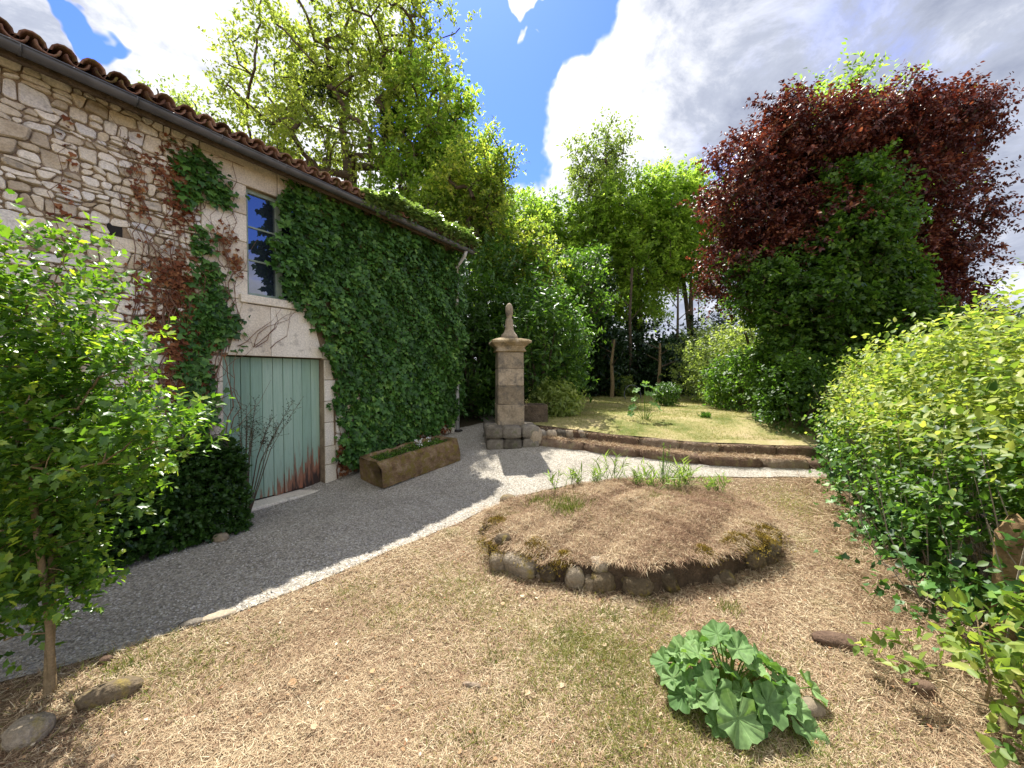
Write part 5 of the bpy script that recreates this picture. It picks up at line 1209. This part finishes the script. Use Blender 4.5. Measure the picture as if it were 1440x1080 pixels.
k = ~gold & rest_ & (fr_ > .28)
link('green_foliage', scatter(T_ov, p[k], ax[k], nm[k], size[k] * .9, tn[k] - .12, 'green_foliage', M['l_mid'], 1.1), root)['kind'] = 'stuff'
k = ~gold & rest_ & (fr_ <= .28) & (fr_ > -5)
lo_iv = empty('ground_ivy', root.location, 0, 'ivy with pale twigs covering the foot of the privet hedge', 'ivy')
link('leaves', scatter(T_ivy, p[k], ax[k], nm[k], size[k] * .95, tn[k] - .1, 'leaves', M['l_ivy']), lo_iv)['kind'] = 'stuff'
mb = MB()
for i in range(260):                   # twigs and stems inside and at the foot
    u = random.random() ** 1.2; q = resample(hl, 100)[int(u * 99)]; h_ = random.uniform(.15, 1.5); a = random.random() * 6.28
    b0 = Vector((q[0] + random.uniform(-.78, .4), q[1] + random.uniform(-.15, .3), zg(*q))) - root.location
    e_ = b0 + Vector((random.gauss(-.08, .2), random.gauss(0, .25), h_)); mid_ = (b0 + e_) / 2 + Vector((random.gauss(0, .06), random.gauss(0, .06), 0))
    mb.tube([b0, mid_, e_], [random.uniform(.004, .009), .005, .002], 4)
mb.build('twigs', M['twig'], root)
for i in range(9):                     # long bare canes poking out with a few leaves
    pass
# post in the hedge
po = empty('wooden_post', (2.90, 2.22, 0), 0, 'broad weathered wooden post under the hedge at the right edge', 'post')
mb = MB(); V = []; n_ = 10; F = []
zs = [-.1, .15, .4, .65, .82, .85]
for i, z_ in enumerate(zs):
    for j in range(n_):
        a = 2 * math.pi * j / n_; r_ = .075 * (1 + .10 * math.sin(3 * a)) * (1 if i < 5 else .7); V.append((r_ * math.cos(a) + .02 * z_, r_ * math.sin(a), z_ + (.04 * math.sin(a * 2) if i > 3 else 0)))
for i in range(len(zs) - 1):
    for j in range(n_): F.append((i * n_ + j, i * n_ + (j + 1) % n_, (i + 1) * n_ + (j + 1) % n_, (i + 1) * n_ + j))
F.append(tuple((len(zs) - 1) * n_ + j for j in range(n_))); mb.add(V, F); mb.build('shaft', M['oldwood'], po, .5, True)
# low yellow green shrub in the bottom right corner
tree('low_shrub', 'low yellow green sapling in the bottom right corner below the post', (2.25, 1.72, 0), [(.15, .05, .32, .38, .3, .26, 26), (.1, .2, .12, .4, .3, .12, 16)], M['l_privet'], M['pale_bark'], r_tip=.003, leaf=.06, per=(4, 6), sl=.16, tpl=T_ov, seed=63, fork=.1, cat='shrub', near_parts=120, tint=(.45, .22))

# ------------------------------------------------------------------ clipped hedge beside the door
hb = [tuple(wp(-1.46, -.36)), tuple(wp(-2.6, -.40)), tuple(wp(-4.0, -.40))]
root, p, ax, nm, tn, size, hz = path_hedge('box_hedge', 'dark clipped box hedge against the barn wall left of the door', hb, .40, [.95, .98, .98], 80000, .044, None, T2, .04, 6, .05, (.3, .2), .45, seed=8)
link('foliage', scatter(T2, p, ax, nm, size, tn, 'foliage', M['l_laurel'], 1.25), root)
mb = MB(); 
for i in range(12):
    x_, y_ = wp(-4.4 + i * .2, -.42); b0 = Vector((x_, y_, 0)) - root.location
    mb.tube([b0, b0 + Vector((.02, 0, .5))], [.02, .012], 5)
mb.build('stems', M['bark'], root)
# thin dark twiggy shrub in front of the door
tw = empty('twiggy_shrub', (*wp(-1.42, -.60), 0), 0, 'sparse dark twiggy shoots rising in front of the green door', 'shrub')
mb = MB(); lp = []
for i in range(13):
    e_ = Vector((*(dW * random.uniform(-.25, .62)), random.uniform(.95, 1.45))); e_.x += random.gauss(0, .06)
    pts = [Vector((0, 0, 0)), e_ * .45 + Vector((0, 0, .22)), e_ * .8 + Vector((0, 0, .1)), e_]
    mb.tube(pts, [.008, .005, .003, .0015], 4)
    for q in np.linspace(.3, 1, 16):
        c_ = pts[1].lerp(pts[3], q); lp.append(c_); d_ = Vector((random.gauss(0, .06), random.gauss(0, .05), random.uniform(.02, .09))); mb.tube([c_, c_ + d_], [.002, .001], 3); lp += [c_ + d_ * .6, c_ + d_]
mb.build('stems', M['bark'], tw)
P_ = np.array([tuple(v) for v in lp]); n = len(P_)
link('leaves', scatter(T2, P_, rdir(n, .3), rdir(n), rng.uniform(.012, .028, n), rng.random(n) * .5, 'leaves', M['l_dark']), tw)['kind'] = 'stuff'

# ------------------------------------------------------------------ left foreground shrub
tree('young_shrub', 'young multi stemmed shrub with fresh bright green lobed leaves at the left edge', (-2.46, 2.02, 0),
     [(-.25, .1, 1.35, .48, .42, .6, 90), (.12, .1, 1.30, .34, .34, .42, 60), (-.15, .1, 1.95, .28, .3, .3, 30), (-.7, .1, 1.5, .5, .45, .6, 56), (-.06, .0, .80, .22, .24, .24, 24), (-.38, .1, .62, .34, .3, .34, 30), (.0, .05, .50, .14, .16, .12, 10), (.50, .12, 1.34, .20, .25, .16, 14), (.25, .1, 1.75, .16, .2, .22, 10), (-.02, .1, 2.3, .07, .08, .14, 4), (-.4, .1, 2.2, .1, .1, .2, 5)],
     M['l_shrub'], M['pale_bark'], r_tip=.0022, leaf=.047, per=(6, 10), sl=.24, tpl=T_lob, trunks=3, up=.85, wide=.8, seed=55, fork=.12, cat='shrub', near_parts=290, tint=(.5, .24), rpow=.42, droop=0, spread=.85, young=.45,
     part_key=lambda wpz, key: np.where((wpz[:, 0] / np.maximum(wpz[:, 1], .1) > -1.33), key, 99))

# ------------------------------------------------------------------ mallows
def mallow_leaf_mesh(seed, tint):
    rr_ = np.random.default_rng(seed); n_ = 28; V = [(0, .0, .0)]; F = []
    ph = rr_.random() * 6
    for ring_, rr0 in ((0, .5), (1, 1.0)):
        for j in range(n_):
            a = -math.pi / 2 + .12 + (2 * math.pi - .24) * j / (n_ - 1)
            lob = 1 + (.24 * abs(math.cos(2.5 * (a - math.pi / 2))) - .14 + .035 * math.sin(14 * a)) * ring_
            r_ = .5 * rr0 * lob
            z_ = .16 * rr0 ** 2 - .08 * rr0 * math.cos(6 * (a - math.pi / 2)) + .06 * rr0 * math.sin(3 * a + ph) + .02 * ring_ * math.sin(17 * a + ph) - .12 * (rr0 ** 2) * (.5 + .5 * math.sin(a))
            V.append((r_ * math.cos(a), r_ * math.sin(a) + .05, z_))
    for j in range(n_ - 1):
        F.append((0, 1 + j, 2 + j)); F.append((1 + j, 1 + n_ + j, 2 + n_ + j, 2 + j))
    return mesh_py('leaf', V, F, M['l_mallow'], tint, True)
def mallow(label, x, y, z, leaves, scale=1.0):
    root = empty('mallow', (x, y, z), 0, label, 'mallow plant')
    protos = [mallow_leaf_mesh(i, t_) for i, t_ in enumerate((.1, .3, .5, .7, .9, .4))]
    mb = MB()
    for i, (dx, dy, dz, s, tx, ty) in enumerate(leaves):
        o = link('leaf', protos[i % 6], root); c = Vector((dx, dy, dz)) * scale
        nrm = Vector((tx, ty, 1)).normalized(); axs = Vector((dx, dy, -.12 * 1)).normalized() if abs(dx) + abs(dy) > .02 else Vector((.3, 1, 0)).normalized()
        sd_ = axs.cross(nrm).normalized(); a2 = nrm.cross(sd_).normalized()
        Mx = Matrix(((sd_.x, a2.x, nrm.x), (sd_.y, a2.y, nrm.y), (sd_.z, a2.z, nrm.z))).to_4x4()
        o.matrix_local = Matrix.Translation(c) @ Mx @ Matrix.Scale(s * scale, 4)
        mb.tube([(dx * .15 * scale, dy * .15 * scale, 0), Vector((dx * .6, dy * .6, dz * .7)) * scale, c], [.005 * scale, .004 * scale, .003 * scale], 5)
    mb.build('stalks', M['l_lance'], root, .6)
    return root
ml = []
random.seed(17)
for i in range(44):
    a = i * 2.399; r_ = .048 * math.sqrt(i + .4) * 1.02; hgt = .30 - .23 * (r_ / .33) ** 1.6 + random.gauss(0, .015)
    if i < 3: hgt += .03
    dx, dy = r_ * math.cos(a) * 1.05, r_ * math.sin(a) * .85
    ml.append((dx, dy, max(hgt, .05), random.uniform(.10, .17), dx * 1.7 + random.gauss(0, .38), dy * 1.5 - .05 + random.gauss(0, .38)))
ml += [(.25, -.24, .04, .17, .3, -.5), (-.10, -.26, .12, .20, -.1, -.9), (.42, -.05, .10, .16, .8, -.4), (-.26, .12, .16, .10, -.6, .2), (-.30, -.10, .1, .15, -.7, -.4), (.07, -.22, .16, .18, .2, -.8)]
mallow('large round leaved green mallow in the right foreground', 1.14, 2.0, 0.0, ml, .94)
ml2 = [(0, 0, .62, .16, .1, -.4), (.15, 0, .58, .17, .4, -.3), (-.14, .02, .54, .15, -.4, -.4), (.05, .1, .68, .13, .1, .2), (-.2, -.05, .38, .13, -.6, -.5), (.28, 0, .5, .14, .6, -.2), (-.22, 0, .22, .15, -.5, -.8), (.22, -.03, .26, .13, .5, -.6), (-.25, 0, .1, .13, -.4, -.9), (.1, -.1, .3, .11, .2, -.7), (.3, .05, .18, .1, .6, -.5), (.05, -.05, .48, .14, 0, -.7)]
mallow('tall thin mallow plant on the lawn behind the steps', 2.86, 8.35, float(HL(2.86, 8.35)), ml2, 1.15)
weed(2.95, 8.3, float(HL(2.95, 8.3)), .12, 8, 'low weeds at the foot of the thin mallow', 3, M['l_mid'], T_lan, .06, 8)

# ------------------------------------------------------------------ small things on the near ground
def loc_rock(name, label, px, py, sx, sy, sz, seed, mat, rz=0, cat='stone', sq=3.0, rough=.14, dy=0, group=None):
    g_ = gp(px, py); o = rock(name, sx, sy, sz, seed, mat, None, (g_.x, g_.y + dy, g_.z - sz * .22), rz, 14, rough, sq); return tag(o, label, cat, group)
loc_rock('stone', 'long dark mossy stone beside the shrub stem', 130, 1003, .26, .11, .10, 401, M['bed_stone'], .55, dy=.05)
loc_rock('stone', 'dark stone in the bottom left corner', 5, 1064, .17, .15, .11, 402, M['bed_stone'], .2, dy=.05)
loc_rock('stone', 'flat pale stone on the drive edge, the right one of two', 300, 874, .20, .08, .04, 403, M['pillar'], .6)
loc_rock('stone', 'grey flat stone on the drive edge left of the pale one', 262, 884, .14, .07, .04, 404, M['dark_stone'], .5)
loc_rock('stone', 'small brown stone near the drive edge above the shrub foot', 138, 940, .07, .05, .05, 405, M['step_stone'], .1)
loc_rock('stone', 'round pale pinkish stone right of the large mallow', 1150, 1012, .11, .09, .08, 406, M['pillar'], .2)
loc_rock('stone', 'small grey stone at the foot of the box hedge', 306, 762, .14, .09, .09, 407, M['pillar'], .2)
loc_rock('stone', 'flat stone half buried in dead grass by the hedge foot', 1185, 912, .26, .12, .07, 408, M['step_stone'], -.3)
loc_rock('stone', 'reddish stone at the foot of the hedge near the post', 1310, 985, .10, .08, .09, 409, M['step_stone'], -.3)
loc_rock('stone', 'pale stone on the right end of the upper step', 1062, 633, .34, .2, .12, 410, M['ashlar'], -.1, dy=.1)
g_ = gp(662, 978); bk = rock('bark_piece', .10, .028, .028, 420, M['step_stone'], None, (g_.x, g_.y, g_.z + .008), -.2, 10, .12, 5); tag(bk, 'dark red brown piece of bark lying on the dry grass', 'bark')
lit = [(795, 975, .05, 'large pale yellow fallen leaf on the near dry grass'), (735, 848 + 0, .045, None), (855, 920, .04, None), (430, 1040, .04, None), (412, 970, .05, None), (745, 985, .04, None), (706, 855, .04, None), (520, 960, .04, None), (690, 1000, .035, None), (600, 905, .03, None), (1010, 880, .035, None)]
locs = ['pale leaf in front of the raised bed corner', 'pale leaf lying left of the large mallow', 'brown leaf near the bottom edge of the lawn', 'curled leaf on the left of the dry ground', 'thin leaf beside the bark piece', 'whitish leaf just in front of the bed stones', 'tan leaf left of the bark piece', 'small leaf below the bark piece', 'small brown leaf in the middle of the dry ground', 'little leaf between bed and mallow']
for i, (px, py, s, lb) in enumerate(lit):
    g_ = gp(px, py); me = scatter(T_ov, np.zeros((1, 3)), rdir(1) * np.array([1, 1, .1]), np.array([[random.gauss(0, .3), random.gauss(0, .3), 1.]]), [s], [random.uniform(.45, 1)], 'fallen_leaf', M['deadleaf'], 1.4)
    o = link('fallen_leaf', me); o.location = (g_.x, g_.y, g_.z + .022); tag(o, lb or locs[i - 1], 'leaf', 'fallen leaves on the dry grass')
# litter everywhere
n = 2600; x = rng.uniform(-3, 5, n); y = rng.uniform(1.4, 6, n); k = pip(near_poly, x, y) & ~pip(BED, x, y); x, y = x[k], y[k]; n = len(x)
me = scatter(T_ov, np.stack([x, y, H(x, y) + .012 + rng.random(n) * .012], -1), rdir(n) * np.array([1, 1, .25]), rdir(n) * .6 + np.array([0, 0, 1.]), rng.uniform(.010, .028, n), rng.random(n), 'leaf_litter', M['deadleaf'])
tag(link('leaf_litter', me), 'crumbled dead leaf litter scattered through the dry grass', 'leaf litter', kind='stuff')
# dry twigs and straw stalks at the hedge foot
n = 9000; u = rng.random(n) ** 1.1; q = resample([(2.35, 1.5), (2.55, 2.4), (3.2, 3.4), (4.0, 4.6), (4.9, 5.9)], 300)[(u * 299).astype(int)]
x = q[:, 0] + rng.normal(0, .22, n) - .05; y = q[:, 1] + rng.normal(0, .1, n)
me = scatter(T_st, np.stack([x, y, H(x, y) + rng.random(n) * .06], -1), rdir(n) * np.array([1, 1, .35]), rdir(n, 1), rng.uniform(.05, .17, n) * (.5 + .22 * y), rng.uniform(.1, .8, n), 'dry_stalks', M['straw'], .75)
tag(link('dry_stalks', me), 'long dry stalks heaped along the foot of the right hedge', 'dry stalks', kind='stuff')
for px, py, n_, h_, lb in ((800, 905, 260, .05, 'bright green grass tuft in front of the raised bed'), (862, 872, 160, .05, 'yellow green tuft near the bed front right'), (635, 752, 120, .05, 'green tuft at the left of the raised bed near the drive'), (695, 935, 170, .05, 'green weed patch in the middle of the dry ground'), (660, 1048, 90, .05, 'small dark green weed at the bottom centre'), (1030, 862, 150, .06, 'yellow green tuft behind the large mallow'), (740, 1000, 60, .04, 'tiny tuft right of the bark piece'), (385, 845 + 60, 90, .05, 'sparse tuft on the left of the dry ground'), (170, 905 + 40, 160, .06, 'green tuft near the shrub stem by the drive')):
    g_ = gp(px, py); tuft('grass_tuft', lb, g_.x, g_.y, g_.z, n_, h_, M['blade'], r=.05, tm=.25, wide=1.1)
